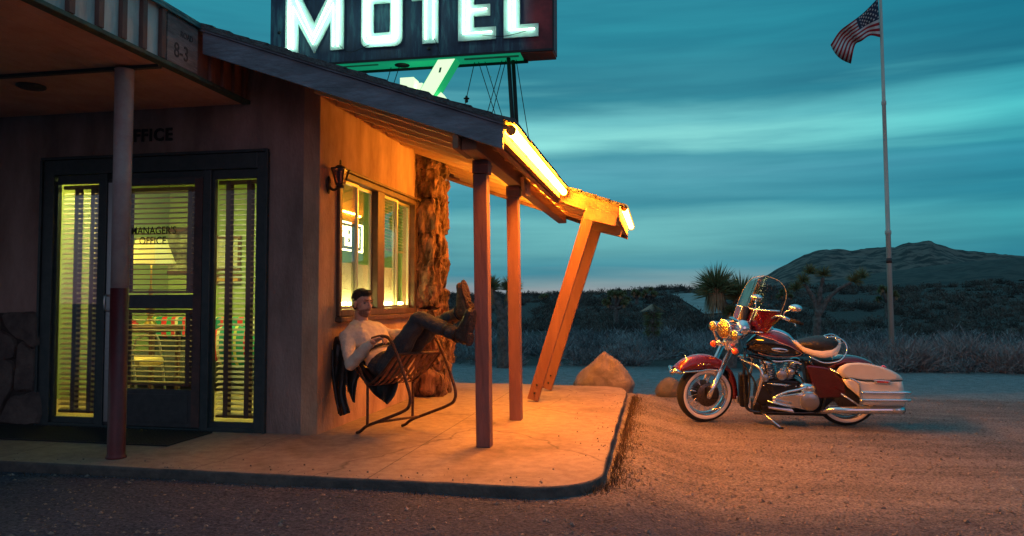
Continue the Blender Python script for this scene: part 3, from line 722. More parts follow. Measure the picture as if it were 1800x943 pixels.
mb = MB(); bx(mb,-1.925,-1.875,.05,2.07,-.018,-.0125); mb.build('hinge_strip', 'steel', dro)
mb = MB(); mb.curve([(-1.90,-.015,.98),(-1.90,-.06,.99),(-1.90,-.06,1.10),(-1.90,-.015,1.11)], .009); mb.build('handle', 'steel', dro)
for z0_, z1_ in ((.33,1.0),(1.115,2.04)):
    mb = MB(); mb.box((-1.84,.006,z0_),(-1.11,.010,z1_)); mb.build('pane', 'glass', dro)
blind(dro, -1.835, -1.115, .35, .99, .085, (-1.20,-1.79), ang=12); blind(dro, -1.835, -1.115, 1.13, 2.03, .085, (-1.20,-1.79), ang=9, flip=-1)
# lettering on the door glass and on the wall
textmesh('door_lettering', "MANAGER'S", .092, .0008, 'black', dro, (-1.715, .002, 1.625), ROT_FRONT, .0004, .87, 'LEFT')
textmesh('door_lettering', "OFFICE", .092, .0008, 'black', dro, (-1.635, .002, 1.540), ROT_FRONT, .0004, .87, 'LEFT')
textmesh('wall_lettering', "OFFICE", .145, .004, 'black', off, (-1.83, -.005, 2.418), ROT_FRONT, .0045, .96, 'LEFT', 1.14)

# ---------------- porch canopy
cp = MB(); 
v = -.782
while v > -8:
    cp.box((v,-4.4,2.690),(v+.098,-.002,2.71)); v -= .102
cp.build('porch_soffit', 'soffit', off)
mb = MB(); mb.box((-8,-4.4,2.712),(-.68,-.0,3.03)); mb.build('porch_roof', 'roof', off)
mb = MB(); mb.box((-8,-1.085,2.668),(-.68,-1.045,2.689)); mb.build('soffit_batten', 'dark_paint', off)
mb = MB(); c_ = at(55,151,z=2.688); mb.lathe([(.10,0),(.10,-.012),(.085,-.02)], c_, (0,0,1), 20); mb.build('soffit_vent', 'dark_paint', off)
fa = MB(); fa.box((-.68,-4.4,2.715),(-.645,-.72,3.075)); fo = fa.build('porch_fascia', 'panel', off)
mb = MB(); mb.box((-.69,-4.4,2.685),(-.618,-.001,2.714)); mb.build('fascia_trim', 'greentrim', fo, bevel=.004)
mb = MB(); mb.box((-.70,-4.4,3.076),(-.60,-.66,3.10)); mb.box((-.61,-4.4,3.055),(-.60,-.66,3.076)); mb.build('flashing', 'flashing', fo, bevel=.003)
for v in (-4.2,-3.85,-3.5,-3.2,-2.95,-2.65,-2.42,-2.20,-1.95,-1.72,-1.52,-1.33,-1.14):
    mb = MB(); mb.box((-.644,v,2.716),(-.612,v+.045,3.053)); mb.build('batten', 'batten', fo, bevel=.003)
mb = MB(); mb.box((-.68,-.719,2.715),(-.648,-.001,3.06)); mb.build('inner_fascia', 'batten', fo)
for v in (-.56,-.40,-.25,-.10):
    mb = MB(); mb.box((-.644,v,2.716),(-.618,v+.04,2.95)); mb.build('batten', 'batten', fo, bevel=.003)
MT['panelgrey'] = mat('weathered_number_panel', (.26,.20,.19), .85, col2=(.13,.10,.10), scale=9, bump=.6, bscale=20, stretch=(1,.5,2))
mb = MB(); mb.box((-.644,-1.07,2.718),(-.622,-.725,3.05)); pn = mb.build('number_panel', 'panelgrey', fo, bevel=.003)
textmesh('panel_lettering', "8-3", .15, .001, 'jamb', fo, (-.6205,-1.0,2.77), ROT_SIDE, .001, .85)
textmesh('panel_lettering', "ROAD", .06, .001, 'jamb', fo, (-.6205,-.93,2.93), ROT_SIDE, .0006, .85)
# round column: off-white above, oxblood below
pc = Vector((-.95,-1.07,0)); zs = at(207,508,y=-1.07).z
mb = MB(); mb.lathe([(.058,zs),(.0595,2.0),(.062,2.66),(.066,2.667)], pc, (0,0,1), 28); c1_ = mb.build('column', 'colw', off)
mb = MB(); mb.lathe([(.066,0),(.066,.012),(.060,.02),(.058,.03),(.0585,zs+.004)], pc, (0,0,1), 28); o = mb.build('column_base', 'colr', c1_)

# ---------------- side window
wn = MB()
def wbx(mb, v0, v1, z0, z1, u0=-.07, u1=.02): mb.box((u0,v0,z0),(u1,v1,z1))
VM = 1.18
for q in ((V0,V0+.05,Z0,Z1),(V1-.05,V1,Z0,Z1),(V0+.05,V1-.05,Z1-.055,Z1),(V0+.05,V1-.05,Z0,Z0+.06)): wbx(wn,*q)
VMa = at(661,420,x=0).y; VMb = at(673,420,x=0).y
wbx(wn,VMa,VMb,Z0+.06,Z1-.055)
wo = wn.build('side_window', 'winframe', off, bevel=.006)
mb = MB(); wbx(mb,V0-.04,V1+.03,Z0-.045,Z0-.003,-.0,.055); wbx(mb,V0-.03,V0-.003,Z0,Z1+.03,.001,.03); wbx(mb,V1+.003,V1+.03,Z0,Z1+.03,.001,.03); wbx(mb,V0-.03,V1+.03,Z1+.003,Z1+.03,.001,.032); mb.build('window_sill', 'winframe', wo, bevel=.005)
for a, c in ((V0+.05,VMa),(VMb,V1-.05)):
    m_ = (a+c)/2
    for (s0, s1, uo) in ((a, m_+.02, -.028),(m_-.02, c, -.055)):
        f_ = MB()
        for q in ((s0,s0+.028,Z0+.062,Z1-.058),(s1-.028,s1,Z0+.062,Z1-.058),(s0+.028,s1-.028,Z0+.062,Z0+.09),(s0+.028,s1-.028,Z1-.085,Z1-.058)): wbx(f_,*q,uo-.012,uo+.012)
        so_ = f_.build('sash', 'alu', wo, bevel=.002)
        g_ = MB(); g_.box((uo-.002,s0+.028,Z0+.09),(uo+.002,s1-.028,Z1-.085)); g_.build('pane', 'glass', wo)

# ---------------- amber tube lights on the eaves
def eave_tube(name, p, q, lab, r=.031):
    t_ = empty(name, p, lab, 'tube light', 'amber tube lights on the canopy')
    p, q = Vector(p), Vector(q); d = (q-p).normalized()
    MB().tube([p+d*.03, q-d*.03], r, 14).build('glowing_tube', 'tube_hid' if r < .02 else ('tube_or' if p.x < 2 else 'tube_far'), t_)
    if r > .02: MB().tube([p+d*.02, q-d*.02], r*1.55, 18, cap=False).build('halo_sleeve', 'halo', t_)
    MB().tube([p, p+d*.029], r*1.12, 14).build('end_cap', 'cap', t_); MB().tube([q-d*.029, q], r*1.12, 14).build('end_cap', 'cap', t_)
    mb = MB(); n_ = 5
    for k in range(n_):
        c = p+(q-p)*(k+.5)/n_; mb.beam(c-Vector((.045,0,0)), c-Vector((r*.9,0,0)), .02, .03)
    mb.build('bracket', 'cap', t_)
    return t_
ez = zt(1.64)
eave_tube('tube_light', (1.70,-.66,2.222), (1.70,2.24,2.205), 'long glowing amber tube along the near eave of the canopy')
ez2 = zt(2.25)
eave_tube('tube_light', (2.318,2.38,ez2-.05), (2.318,4.4,ez2-.06), 'short looking glowing amber tube on the far end of the canopy')
eave_tube('tube_light', (1.318,1.4,2.236), (1.318,4.3,2.236), 'unseen amber tube tucked under the rafters behind the post beam', .014)  # out of view, put in to light the rafters and side wall

# ---------------- wall lantern
lp = at(594,312,x=.07); ln_ = empty('wall_lantern', (0, lp.y-.03, lp.z-.06), 'small unlit bronze lantern on the wall beside the window', 'lantern')
mb = MB(); mb.ell((.012,lp.y-.05,lp.z-.07), [(.014,0,0),(0,.04,0),(0,0,.075)], 14, 10); mb.build('back_plate', 'bronze', ln_)
mb = MB(); mb.curve([(.01,lp.y-.05,lp.z-.08),(.05,lp.y-.04,lp.z-.11),(.085,lp.y,lp.z-.085)], .011); mb.build('arm', 'bronze', ln_)
cx_ = Vector((.09, lp.y+.005, lp.z-.06)); fr_ = MB()
lo = [(cx_.x+a*.026, cx_.y+c*.026, cx_.z) for a, c in ((-1,-1),(1,-1),(1,1),(-1,1))]; hi = [(cx_.x+a*.055, cx_.y+c*.055, cx_.z+.13) for a, c in ((-1,-1),(1,-1),(1,1),(-1,1))]
for i in range(4): fr_.beam(lo[i], hi[i], .009, .009); fr_.beam(hi[i], hi[(i+1)%4], .01, .01); fr_.beam(lo[i], lo[(i+1)%4], .012, .012)
fr_.lathe([(.034,-.03),(.028,0)], cx_, (0,0,1), 10); fr_.lathe([(.062,0),(.03,.028),(.01,.036),(.008,.07),(.0,.08)], cx_+Vector((0,0,.13)), (0,0,1), 4, ref=(1,1,0), smooth=False)
fr_.build('lantern_frame', 'bronze', ln_)
gl = MB(); gl.hexa([Vector(p)*.0+Vector(cx_)+(Vector(p)-cx_)*.9 for p in lo], [Vector((cx_.x+(p[0]-cx_.x)*.9, cx_.y+(p[1]-cx_.y)*.9, p[2]-.004)) for p in hi]); 
MT['smoke'] = glassmat('smoked_glass', (.55,.35,.25), .12, .15); gl.build('lantern_glass', 'smoke', ln_)

# ---------------- doormat
dm = MB(); dm.box((-3.3,-.66,.001),(-.86,-.09,.012))
k = -3.28
while k < -.88: dm.box((k,-.64,.0125),(k+.018,-.11,.0165)); k += .034
tag(dm.build('doormat', 'mat_rubber'), 'black ribbed rubber doormat in front of the office door', 'doormat')

# ================================================================== OFFICE INTERIOR
MT['inwall'] = mat('green_interior_wall', (.26,.36,.13), .85, col2=(.22,.31,.12), scale=2)
MT['infloor'] = mat('tan_tile_floor', (.36,.28,.14), .45, col2=(.28,.2,.1), scale=3)
MT['inceil'] = mat('cream_ceiling', (.55,.52,.38), .9)
fl = MB(); fl.box((-7.9,.13,.002),(-.15,3.29,.006)); fl.build('interior_floor', 'infloor', off)
fl = MB(); fl.box((-7.9,3.27,.007),(-.15,3.295,2.66)); fl.box((-3.75,.145,.007),(-3.70,3.265,2.66)); fl.box((-.16,.145,.007),(-.142,V0-.01,2.66)); fl.box((-.16,V1+.01,.007),(-.142,3.265,2.66)); fl.box((-.16,V0-.01,.007),(-.142,V1+.01,Z0-.01)); fl.build('interior_wall', 'inwall', off)
fl = MB(); fl.box((-7.9,.145,2.661),(-.15,3.295,2.675)); fl.build('interior_ceiling', 'inceil', off)
def inlamp(loc, sx, sy, e, lab, col=(1,.93,.32)):
    t_ = empty('ceiling_light', loc, lab, 'ceiling light', 'office ceiling lights')
    mb = MB(); mb.box((loc[0]-sx/2-.02,loc[1]-sy/2-.02,loc[2]),(loc[0]+sx/2+.02,loc[1]+sy/2+.02,loc[2]+.04)); mb.build('housing', 'cream', t_)
    mb = MB(); mb.box((loc[0]-sx/2,loc[1]-sy/2,loc[2]-.03),(loc[0]+sx/2,loc[1]+sy/2,loc[2]-.001)); mb.build('diffuser', emit('diffuser_glow', col, e), t_)
inlamp((-1.5,1.5,2.60), 1.6, .35, 24, 'ceiling light in the middle of the office behind the door', (.80,1,.30))
inlamp((-3.0,.95,2.60), .3, 1.2, 75, 'ceiling light at the left end of the office behind the left sidelight', (1,.80,.16))
# neon frame sign + tube at the sill behind the side window
sg = empty('neon_sign', (-.36, .9, 1.62), 'glowing yellow boxed neon sign hanging inside the side window', 'neon sign')
nu = -.42
A = at(575,382,x=nu); B_ = at(637,398,x=nu); y0n, y1n = A.y, B_.y; z1n = B_.z+.0; z0n = at(637,444,x=nu).z
mb = MB(); mb.tube([(nu,y0n,z0n),(nu,y1n,z0n),(nu,y1n,z1n),(nu,y0n,z1n)], .010, 8, closed=True); mb.build('neon_border', 'neon_y', sg)
o = textmesh('neon_lettering', "OPEN", (z1n-z0n)*1.0, .008, 'neon_y', sg, (nu, y0n+.05, z0n+(z1n-z0n)*.17), ROT_SIDE, .004, (y1n-y0n-.1)/((z1n-z0n)*2.75))
mb = MB(); mb.box((nu-.05,y0n,z0n),(nu-.03,y1n,z1n)); mb.build('backing', 'black', sg)
mb = MB(); mb.tube([(nu,y0n+.1,z1n),(nu,y0n+.1,2.66)], .002, 5); mb.tube([(nu,y1n-.1,z1n),(nu,y1n-.1,2.66)], .002, 5); mb.build('hanging_wire', 'black', sg)
t_ = empty('window_tube_light', (-.10, 1.4, .965), 'glowing tube lying along the inside of the side window sill', 'tube light')
MB().tube([(-.115,V0+.08,1.035),(-.115,V1-.08,1.035)], .016, 10).build('glowing_tube', 'tube_in', t_)
MB().box((-.135,V0+.06,.99),(-.095,V1-.06,1.012)).build('tube_base', 'cream', t_)
MB().box((-.215,V0+.05,.96),(-.20,V1-.05,1.42)).build('added_reflector', 'cream', t_)  # board added behind the tube to catch its light and spread the glow
# raised blind in the second pane
rb = empty('raised_blind', (-.13, 2.0, 2.1), 'half raised blind inside the right hand side window pane', 'blind')
mb = MB()
for k in range(16): mb.box((-.115,VMb+.05,1.62+k*.032),(-.09,V1-.1,1.6225+k*.032))
mb.build('slat_stack', 'alu', rb); MB().box((-.118,VMb+.05,1.585),(-.088,V1-.1,1.605)).build('blind_rail', 'alu', rb)
# table lamp
lx = at(266,478,y=1.4); lt = empty('table_lamp', (lx.x, 1.4, .85), 'table lamp with a wide cream shade behind the door glass', 'lamp')
zb_, zt_ = at(266,465,y=1.4).z, at(266,420,y=1.4).z
wb_ = abs(at(303,465,y=1.4).x-lx.x); 
mb = MB(); mb.lathe([(wb_,zb_),(wb_*.86,zb_+(zt_-zb_)*.3),(wb_*.66,zb_+(zt_-zb_)*.8),(wb_*.60,zt_)], (lx.x,1.4,0), (0,0,1), 8, cap=False, smooth=False); mb.build('lamp_shade', emit('lamp_shade_glow', (.42,.37,.14), .35), lt)
mb = MB(); mb.lathe([(.07,.80),(.06,.83),(.02,.88),(.045,.95),(.06,1.02),(.03,1.08),(.018,1.12),(.03,1.16),(.012,1.2),(.008,zb_+.05)], (lx.x,1.4,0), (0,0,1), 14); mb.build('lamp_base', mat('brass',(.45,.30,.08),.3,.9), lt)
sb = empty('side_table', (lx.x-.1, 1.4, 0), 'dark low side table under the cream table lamp', 'table')
MB().box((lx.x-.45,1.15,.74),(lx.x+.22,1.65,.80)).build('tabletop', 'winframe', sb, bevel=.008)
for a in (-.41, .18):
    for c in (1.19, 1.61): MB().box((lx.x+a-.02,c-.02,.008),(lx.x+a+.02,c+.02,.739)).build('leg', 'winframe', sb)
# folded red cloth on the table
rc = MB(); rc.box((lx.x-.34,1.2,.801),(lx.x-.10,1.36,.835)); rc.box((lx.x-.32,1.21,.836),(lx.x-.12,1.35,.862)); tag(rc.build('folded_cloth', mat('red_cloth',(.55,.04,.05),.9), bevel=.012), 'folded red cloth beside the table lamp base', 'cloth')
# pictures on the back wall
def picture(px0, py0, px1, py1, lab, c1, c2, sc=6):
    a = at(px0,py1,y=3.25); c = at(px1,py0,y=3.25); t_ = empty('picture', (a.x,3.25,a.z), lab, 'picture', 'framed pictures on the back wall')
    f_ = MB(); w_ = .04
    f_.box((a.x,3.235,a.z),(a.x+w_,3.268,c.z)); f_.box((c.x-w_,3.235,a.z),(c.x,3.268,c.z)); f_.box((a.x+w_,3.235,a.z),(c.x-w_,3.268,a.z+w_)); f_.box((a.x+w_,3.235,c.z-w_),(c.x-w_,3.268,c.z)); f_.build('picture_frame', 'winframe', t_)
    MB().box((a.x+w_,3.25,a.z+w_),(c.x-w_,3.262,c.z-w_)).build('picture_print', mat('print', c1, .6, col2=c2, scale=sc), t_)
picture(276,402,346,482,'large dark framed picture right of the table lamp shade',(.05,.05,.04),(.42,.45,.30))
picture(222,374,248,432,'small wooden framed picture behind the white column',(.28,.18,.06),(.4,.3,.15))
picture(376,414,424,478,'pale framed print seen through the right sidelight',(.34,.38,.26),(.5,.5,.4),14)
picture(376,482,424,500,'low wide yellow framed print below the pale print',(.5,.42,.1),(.55,.2,.08),9)
# sofa with striped blanket
sx0, sx1 = at(180,600,y=2.4).x, at(420,600,y=2.4).x
so_ = empty('sofa', ((sx0+sx1)/2, 2.6, 0), 'dark sofa draped with a green and red striped blanket', 'sofa')
MB().box((sx0,2.35,.10),(sx1,3.1,.42)).build('seat', 'denim', so_, bevel=.05)
MB().box((sx0,2.9,.425),(sx1,3.15,.82)).build('backrest', 'denim', so_, bevel=.05)
m, t, b = newmat('striped_serape'); tcn = N(t, 'ShaderNodeTexCoord'); sp_ = N(t, 'ShaderNodeSeparateXYZ'); t.links.new(tcn.outputs['Object'], sp_.inputs[0])
r_ = ramp(t, [(0,(.02,.30,.16)),(.14,(.5,.5,.12)),(.2,(.02,.25,.16)),(.36,(.6,.03,.03)),(.5,(.04,.35,.14)),(.62,(.55,.05,.05)),(.72,(.6,.6,.4)),(.8,(.02,.22,.2)),(.92,(.6,.04,.05))], M(t,'FRACT',M(t,'MULTIPLY',sp_.outputs[0],1.9)), 'CONSTANT'); t.links.new(r_.outputs[0], b.inputs['Base Color']); b.inputs['Roughness'].default_value=.9
MT['serape'] = m
mb = MB(); mb.box((sx0+.1,2.86,.60),(sx1-.05,3.18,.86)); tag(mb.build('striped_blanket', 'serape', bevel=.04), 'green red and yellow striped blanket over the sofa back', 'blanket')
mb = MB(); q = at(392,612,y=2.0); mb.ell((q.x,2.2,.55), [(.32,0,0),(0,.1,.03),(0,-.03,.24)], 18, 12); tag(mb.build('striped_cushion', 'serape'), 'striped cushion seen low through the right sidelight', 'cushion')
# metal office chair with yellow seat
q = at(246,650,y=1.0); ic = empty('steel_chair', (q.x,1.0,0), 'bent tube chair with a yellow padded seat behind the door glass', 'chair')
mb = MB(); mb.box((q.x-.25,.82,.42),(q.x+.13,1.2,.50)); mb.build('seat', mat('yellow_vinyl',(.55,.42,.16),.5), ic, bevel=.03)
for yv in (.80,1.22):
    mb = MB(); mb.curve([(q.x-.22,yv,.66),(q.x-.05,yv,.74),(q.x+.04,yv,.66),(q.x+.09,yv,.40),(q.x+.14,yv,.012)], .012); mb.curve([(q.x-.22,yv,.66),(q.x-.28,yv,.4),(q.x-.30,yv,.012)], .012); mb.build('leg', 'steel', ic)
mb = MB(); mb.box((q.x-.30,.84,.55),(q.x-.27,1.18,.85)); mb.build('backrest', 'creamvinyl', ic, bevel=.02)

# ================================================================== MOTEL SIGN
SY = 2.80
sgn = empty('motel_sign', (1.0, 2.95, zt(1.0)), 'large weathered neon MOTEL sign on poles above the roof', 'sign')
m, t, b = newmat('weathered_sign_face'); tcn = N(t, 'ShaderNodeTexCoord'); mpn = N(t, 'ShaderNodeMapping'); mpn.inputs['Scale'].default_value = (6,6,.9); t.links.new(tcn.outputs['Object'], mpn.inputs[0])
n1 = noi(1.6, 8, .7, mpn.outputs[0]); n2 = noi(3.2, 8, .7)
cA = ramp(t, [(.34,(.008,.018,.045)),(.5,(.016,.040,.085)),(.66,(.05,.17,.21))], n1)
cB = ramp(t, [(.4,(.10,.008,.014)),(.62,(.26,.02,.03))], n2)
sp_ = N(t, 'ShaderNodeSeparateXYZ'); t.links.new(tcn.outputs['Object'], sp_.inputs[0])
mr = N(t, 'ShaderNodeMapRange'); mr.inputs[1].default_value = .13; mr.inputs[2].default_value = .30; t.links.new(M(t,'ADD',sp_.outputs[0],M(t,'MULTIPLY',M(t,'SUBTRACT',n1,.5),.25)), mr.inputs[0])
t.links.new(mixc(t, mr.outputs[0], cA.outputs[0], cB.outputs[0]), b.inputs['Base Color']); b.inputs['Roughness'].default_value = .55
MT['signface'] = m
MT['arrowpaint'] = emit('backlit_cream_panel', (.80, 1, .62), .95); MT['arrowgreen'] = emit('backlit_green_panel', (.02, .62, .22), .42); MT['undergreen'] = emit('green_underside_painted_glow', (.01, .55, .26), .34)  # underside emission stands in for neon light falling on a green panel
MT['signgreen'] = mat('green_sign_metal', (.03,.34,.16), .5, col2=(.02,.2,.10), scale=6, bump=.2)
MT['signrust'] = mat('rusty_red_sign_metal', (.24,.05,.02), .6, col2=(.14,.05,.03), scale=6)
sz0, sz1 = 3.935, 4.98; su0, su1 = -2.02, 1.515
mb = MB(); mb.box((su0,SY,sz0),(su1,SY+.30,sz1)); cab = mb.build('cabinet', 'signface', sgn, bevel=.01)
mb = MB(); mb.box((su0+.02,SY+.02,sz0-.028),(1.12,SY+.24,sz0-.001)); mb.build('underside_panel', 'undergreen', cab)
mb = MB(); mb.lathe([(.002,0),(.09,0),(.09,.004)], (-.35,SY+.13,sz0-.033), (0,0,1), 20); mb.build('underside_hole', 'black', cab)
mb = MB(); mb.box((-1.2,SY+.03,sz0-.040),(-.62,SY+.05,sz0-.029)); mb.box((.45,SY+.03,sz0-.045),(1.1,SY+.05,sz0-.029)); mb.build('underside_rib', 'signgreen', cab)
mb = MB(); mb.box((1.13,SY+.005,sz0-.026),(su1-.01,SY+.29,sz0-.001)); mb.build('underside_panel', 'signrust', cab)
mb = MB(); mb.box((su0,SY+.245,sz0-.05),(1.17,SY+.285,sz0-.003)); mb.build('angle_iron', 'black', cab)
mb = MB(); mb.box((su0-.004,SY-.012,sz0-.012),(su1+.004,SY-.001,sz0+.014)); mb.box((su1-.014,SY-.012,sz0+.015),(su1+.004,SY-.001,sz1)); mb.build('edge_trim', 'darkmetal', cab)
for px_, py_ in ((491,58),(754,86)):
    q = at(px_,py_,y=SY-.002); mb = MB(); mb.lathe([(.012,0),(.022,.001),(.022,.006)], q, (0,-1,0), 12); mb.build('lamp_socket', 'black', cab)
MT['letterface'] = mat('cream_letter_paint', (.48,.74,.70), .6, col2=(.50,.60,.55), scale=7)
def sx_(px, py=60): return at(px, py, y=SY).x
LB = at(505,95,y=SY).z; LH = .70; LT = LB+LH; ST = .155
def letter(name, polys, tubes):
    mb = MB()
    for P in polys: mb.prism([(u, SY-.001, LB+z*LH) for u, z in P], (0,-.022,0))
    lo_ = mb.build('letter', 'letterface', cab); lo_['label'] = 'glowing letter '+name
    tb = MB()
    for T in tubes: tb.tube([(u, SY-.055, LB+z*LH) for u, z in T], .0095, 8)
    tb.build('neon_tube', 'neon_c', lo_)
    return lo_
def hz(v): return v/LH
# M
a0, a1 = sx_(503), sx_(605); s_ = .17; c_ = (a0+a1)/2
letter('M', [[(a0,0),(a0+s_,0),(a0+s_,.50),(c_,-.03),(c_,.50),(a0+s_*1.15,1),(a0,1)], [(c_,-.03),(a1-s_,.52),(a1-s_,0),(a1,0),(a1,1),(a1-s_*1.15,1),(c_,.50)]],
       [[(a0+.06,.05),(a0+.06,.93),(a0+.15,.93),(c_,.25),(a1-.15,.93),(a1-.06,.93),(a1-.06,.05)], [(a0+.12,.05),(a0+.12,.8),(c_,.12),(a1-.12,.8),(a1-.12,.05)]])
# O
a0, a1 = sx_(636), sx_(708); r_ = .09; rz = hz(r_)
def rr_(a0,a1,z0,z1,r,n=4):
    P = []
    for (cx,cz,s0) in ((a1-r,z1-hz(r),0),(a0+r,z1-hz(r),90),(a0+r,z0+hz(r),180),(a1-r,z0+hz(r),270)):
        for i in range(n+1): a = R(s0+90*i/n); P.append((cx+r*math.cos(a), cz+hz(r)*math.sin(a)))
    return P
O = rr_(a0,a1,0,1,r_); I = rr_(a0+s_-.015,a1-s_+.015,hz(s_),1-hz(s_),.012)
polys = [[O[i],O[(i+1)%20],I[(i+1)%20],I[i]] for i in range(20)]
t1 = rr_(a0+.05,a1-.05,hz(.05),1-hz(.05),.07); t2 = rr_(a0+.105,a1-.105,hz(.105),1-hz(.105),.03)
letter('O', polys, [t1+[t1[0]], t2+[t2[0]]])
# T
a0, a1 = sx_(724), sx_(790); m0, m1 = sx_(743), sx_(771)
letter('T', [[(m0,0),(m1,0),(m1,1-hz(s_)),(m0,1-hz(s_))],[(a0,1-hz(s_)),(a1,1-hz(s_)),(a1,1),(a0,1)]], [[(m0+.05,.06),(m0+.05,.88)],[(m1-.05,.06),(m1-.05,.88)],[(a0+.04,.88),(a1-.04,.88)]])
# E
a0, a1 = sx_(806), sx_(872); e1 = a0+s_+.02; h_ = hz(s_)-.03
letter('E', [[(a0,0),(e1,0),(e1,1),(a0,1)],[(e1,0),(a1,0),(a1,h_),(e1,h_)],[(e1,.41),(a1-.07,.41),(a1-.07,.60),(e1,.60)],[(e1,1-h_),(a1,1-h_),(a1,1),(e1,1)]],
       [[(a1-.04,.11),(a0+.07,.11),(a0+.07,.9),(a1-.04,.9)],[(a0+.13,.5),(a1-.1,.5)],[(a0+.13,.15),(a0+.13,.86)]])
# L
a0, a1 = sx_(886), sx_(947)
letter('L', [[(a0,0),(a0+s_+.02,0),(a0+s_+.02,1),(a0,1)],[(a0+s_+.02,0),(a1,0),(a1,h_),(a0+s_+.02,h_)]], [[(a0+.07,.93),(a0+.07,.11),(a1-.04,.11)],[(a0+.13,.93),(a0+.13,.15)]])
# slanting lit arrow tube below the cabinet and blocks beside it
A1 = at(769,98,y=SY); A2 = at(738,158,y=SY); w_ = at(801,98,y=SY).x-A1.x; A1.z = sz0-.03; A2 = A1+(A2-A1)*1.7
aro = MB(); aro.prism([(A1.x,SY+.001,A1.z),(A1.x+w_,SY+.001,A1.z),(A2.x+w_,SY+.001,A2.z),(A2.x,SY+.001,A2.z)], (0,.20,0))
ao = aro.build('arrow', 'arrowgreen', sgn, bevel=.004)
mb = MB(); mb.prism([(A1.x+.008,SY-.004,A1.z-.006),(A1.x+w_-.008,SY-.004,A1.z-.006),(A2.x+w_-.008,SY-.004,A2.z),(A2.x+.008,SY-.004,A2.z)], (0,.003,0)); mb.build('arrow_face', 'arrowpaint', ao)
mb = MB(); mb.prism([(A1.x+.03,SY-.0065,A1.z-.10),(A1.x+.055,SY-.0065,A1.z-.10),(A1.x+.04,SY-.0065,A1.z-.16),(A1.x+.015,SY-.0065,A1.z-.16)], (0,.002,0)); mb.build('arrow_hatch', 'signgreen', ao)
b0, b1 = at(703,137,y=SY), at(727,170,y=SY)
mb = MB(); mb.box((b0.x,SY,b1.z-.25),(b1.x,SY+.2,b0.z)); mb.box((b1.x+.02,SY+.05,b1.z-.25),(b1.x+.09,SY+.2,b0.z-.06)); mb.build('arrow_block', 'arrowpaint', ao, bevel=.004)
b0 = at(775,168,y=SY); mb = MB(); mb.prism([(b0.x-.06,SY,b0.z-.02),(b0.x,SY,b0.z+.04),(b0.x+.09,SY,b0.z-.08),(b0.x,SY,b0.z-.25),(b0.x-.06,SY,b0.z-.25)], (0,.15,0)); mb.build('arrow_block', 'arrowpaint', ao)
# poles and cables
for px_t, px_b, dy in ((893,902,.12),(901,909,.22)):
    a = at(px_t,92,y=SY+dy); q = at(px_b,230,y=SY+dy); 
    mb = MB(); q2 = a+(q-a)*((a.z-zt(q.x))/(a.z-q.z)); mb.tube([a+Vector((0,0,.02)), q2-Vector((0,0,.03))], .024, 10); mb.build('pole', 'black', sgn)
def cable(p0, p1, dy=.2, r=.005):
    a = at(*p0, y=SY+dy); q = at(*p1, y=SY+dy); q2 = a+(q-a)*((a.z-zt(q.x)+.02)/(a.z-q.z))
    MB().tube([a+Vector((0,0,.03)), q2], r, 5).build('cable', 'black', sgn)
for c in (((690,115),(681,145)),((705,112),(693,148)),((836,106),(820,175)),((838,104),(868,196)),((849,102),(882,205)),((886,98),(858,196)),((892,100),(864,206)),((905,96),(931,255))): cable(*c)
q = at(820,178,y=SY+.2); mb = MB(); mb.ball(q, .022); mb.ball(q+Vector((0,0,.05)), .016); mb.lathe([(.035,0),(.035,.01)], q+Vector((0,0,.025)), (0,0,1), 10); mb.build('insulator', 'black', sgn)
for (p0,p1,p2) in (((594,78),(615,92),(650,79)),((848,62),(885,64),(925,55)),((760,60),(768,78),(773,95))):
    P = [at(*p, y=SY-.05) for p in (p0,p1,p2)]; mb = MB(); mb.curve(P, .004, 6); mb.build('wire', 'darkmetal', cab)

# ================================================================== FLAG AND POLE
PY = 16.0
pb = at(1568,612,y=PY); pt = at(1545,-80,y=PY); zg = hgt(pb.x, pb.y)
fp = empty('flagpole', (pb.x, PY, zg), 'tall weathered white flagpole standing in the desert brush', 'flagpole')
bot = Vector((pb.x, PY, zg)); d_ = pt-bot
P = [bot+d_*k for k in (0,.30,.302,.31,.312,.62,.622,.63,.632,1)]; rr2 = [.072,.064,.080,.080,.058,.050,.062,.062,.046,.038]
MB().tube(P, rr2, 18).build('pole', 'pole', fp); MB().ball(pt, .08).build('finial', 'pole', fp)
z460 = (at(1564,460,y=PY).z-bot.z)/d_.z
MB().tube([bot+d_*(z460-.004), bot+d_*(z460+.008)], .074, 18).build('collar', 'jamb', fp)
top = smooth_path([Vector((*p,0)) for p in ((1543,-3),(1519,22),(1497,39),(1476,55),(1460,79))], 6); bt = smooth_path([Vector((*p,0)) for p in ((1547,66),(1530,63),(1515,72),(1503,80),(1496,112))], 6)
nh = len(top)-1; nv = 26; Gp = []
for j in range(nv+1):
    row = []
    for i in range(nh+1):
        t_ = j/nv; a = top[i]; c = bt[i]; px = a.x+(c.x-a.x)*t_; py = a.y+(c.y-a.y)*t_
        bulge = math.sin(math.pi*t_)*i/nh; px -= 4*bulge; py += 5*bulge*(1 if i > nh*.6 else .2)
        dep = PY-.08-.22*math.sin(i*.62+t_*1.4)*(i/nh)**.6 + .05*math.sin(t_*9+i*.3)*(i/nh)
        row.append(at(px, py, y=dep))
    Gp.append(row)
fg = MB()
for j in range(nv):
    for i in range(nh):
        st = j//2; mi = (0 if st % 2 == 0 else 1)
        if j < 14 and i < nh*.40: mi = 2
        fg.add([Gp[j][i],Gp[j+1][i],Gp[j+1][i+1],Gp[j][i+1]], [(0,1,2,3)], mi, True)
fl_ = fg.build('flag', ['fred','fwhite','fblue'], weld=True); fl_.modifiers.new('thick','SOLIDIFY').thickness = .01
tag(fl_, 'american flag with red and white stripes drooping from the flagpole', 'flag')
st_ = MB()
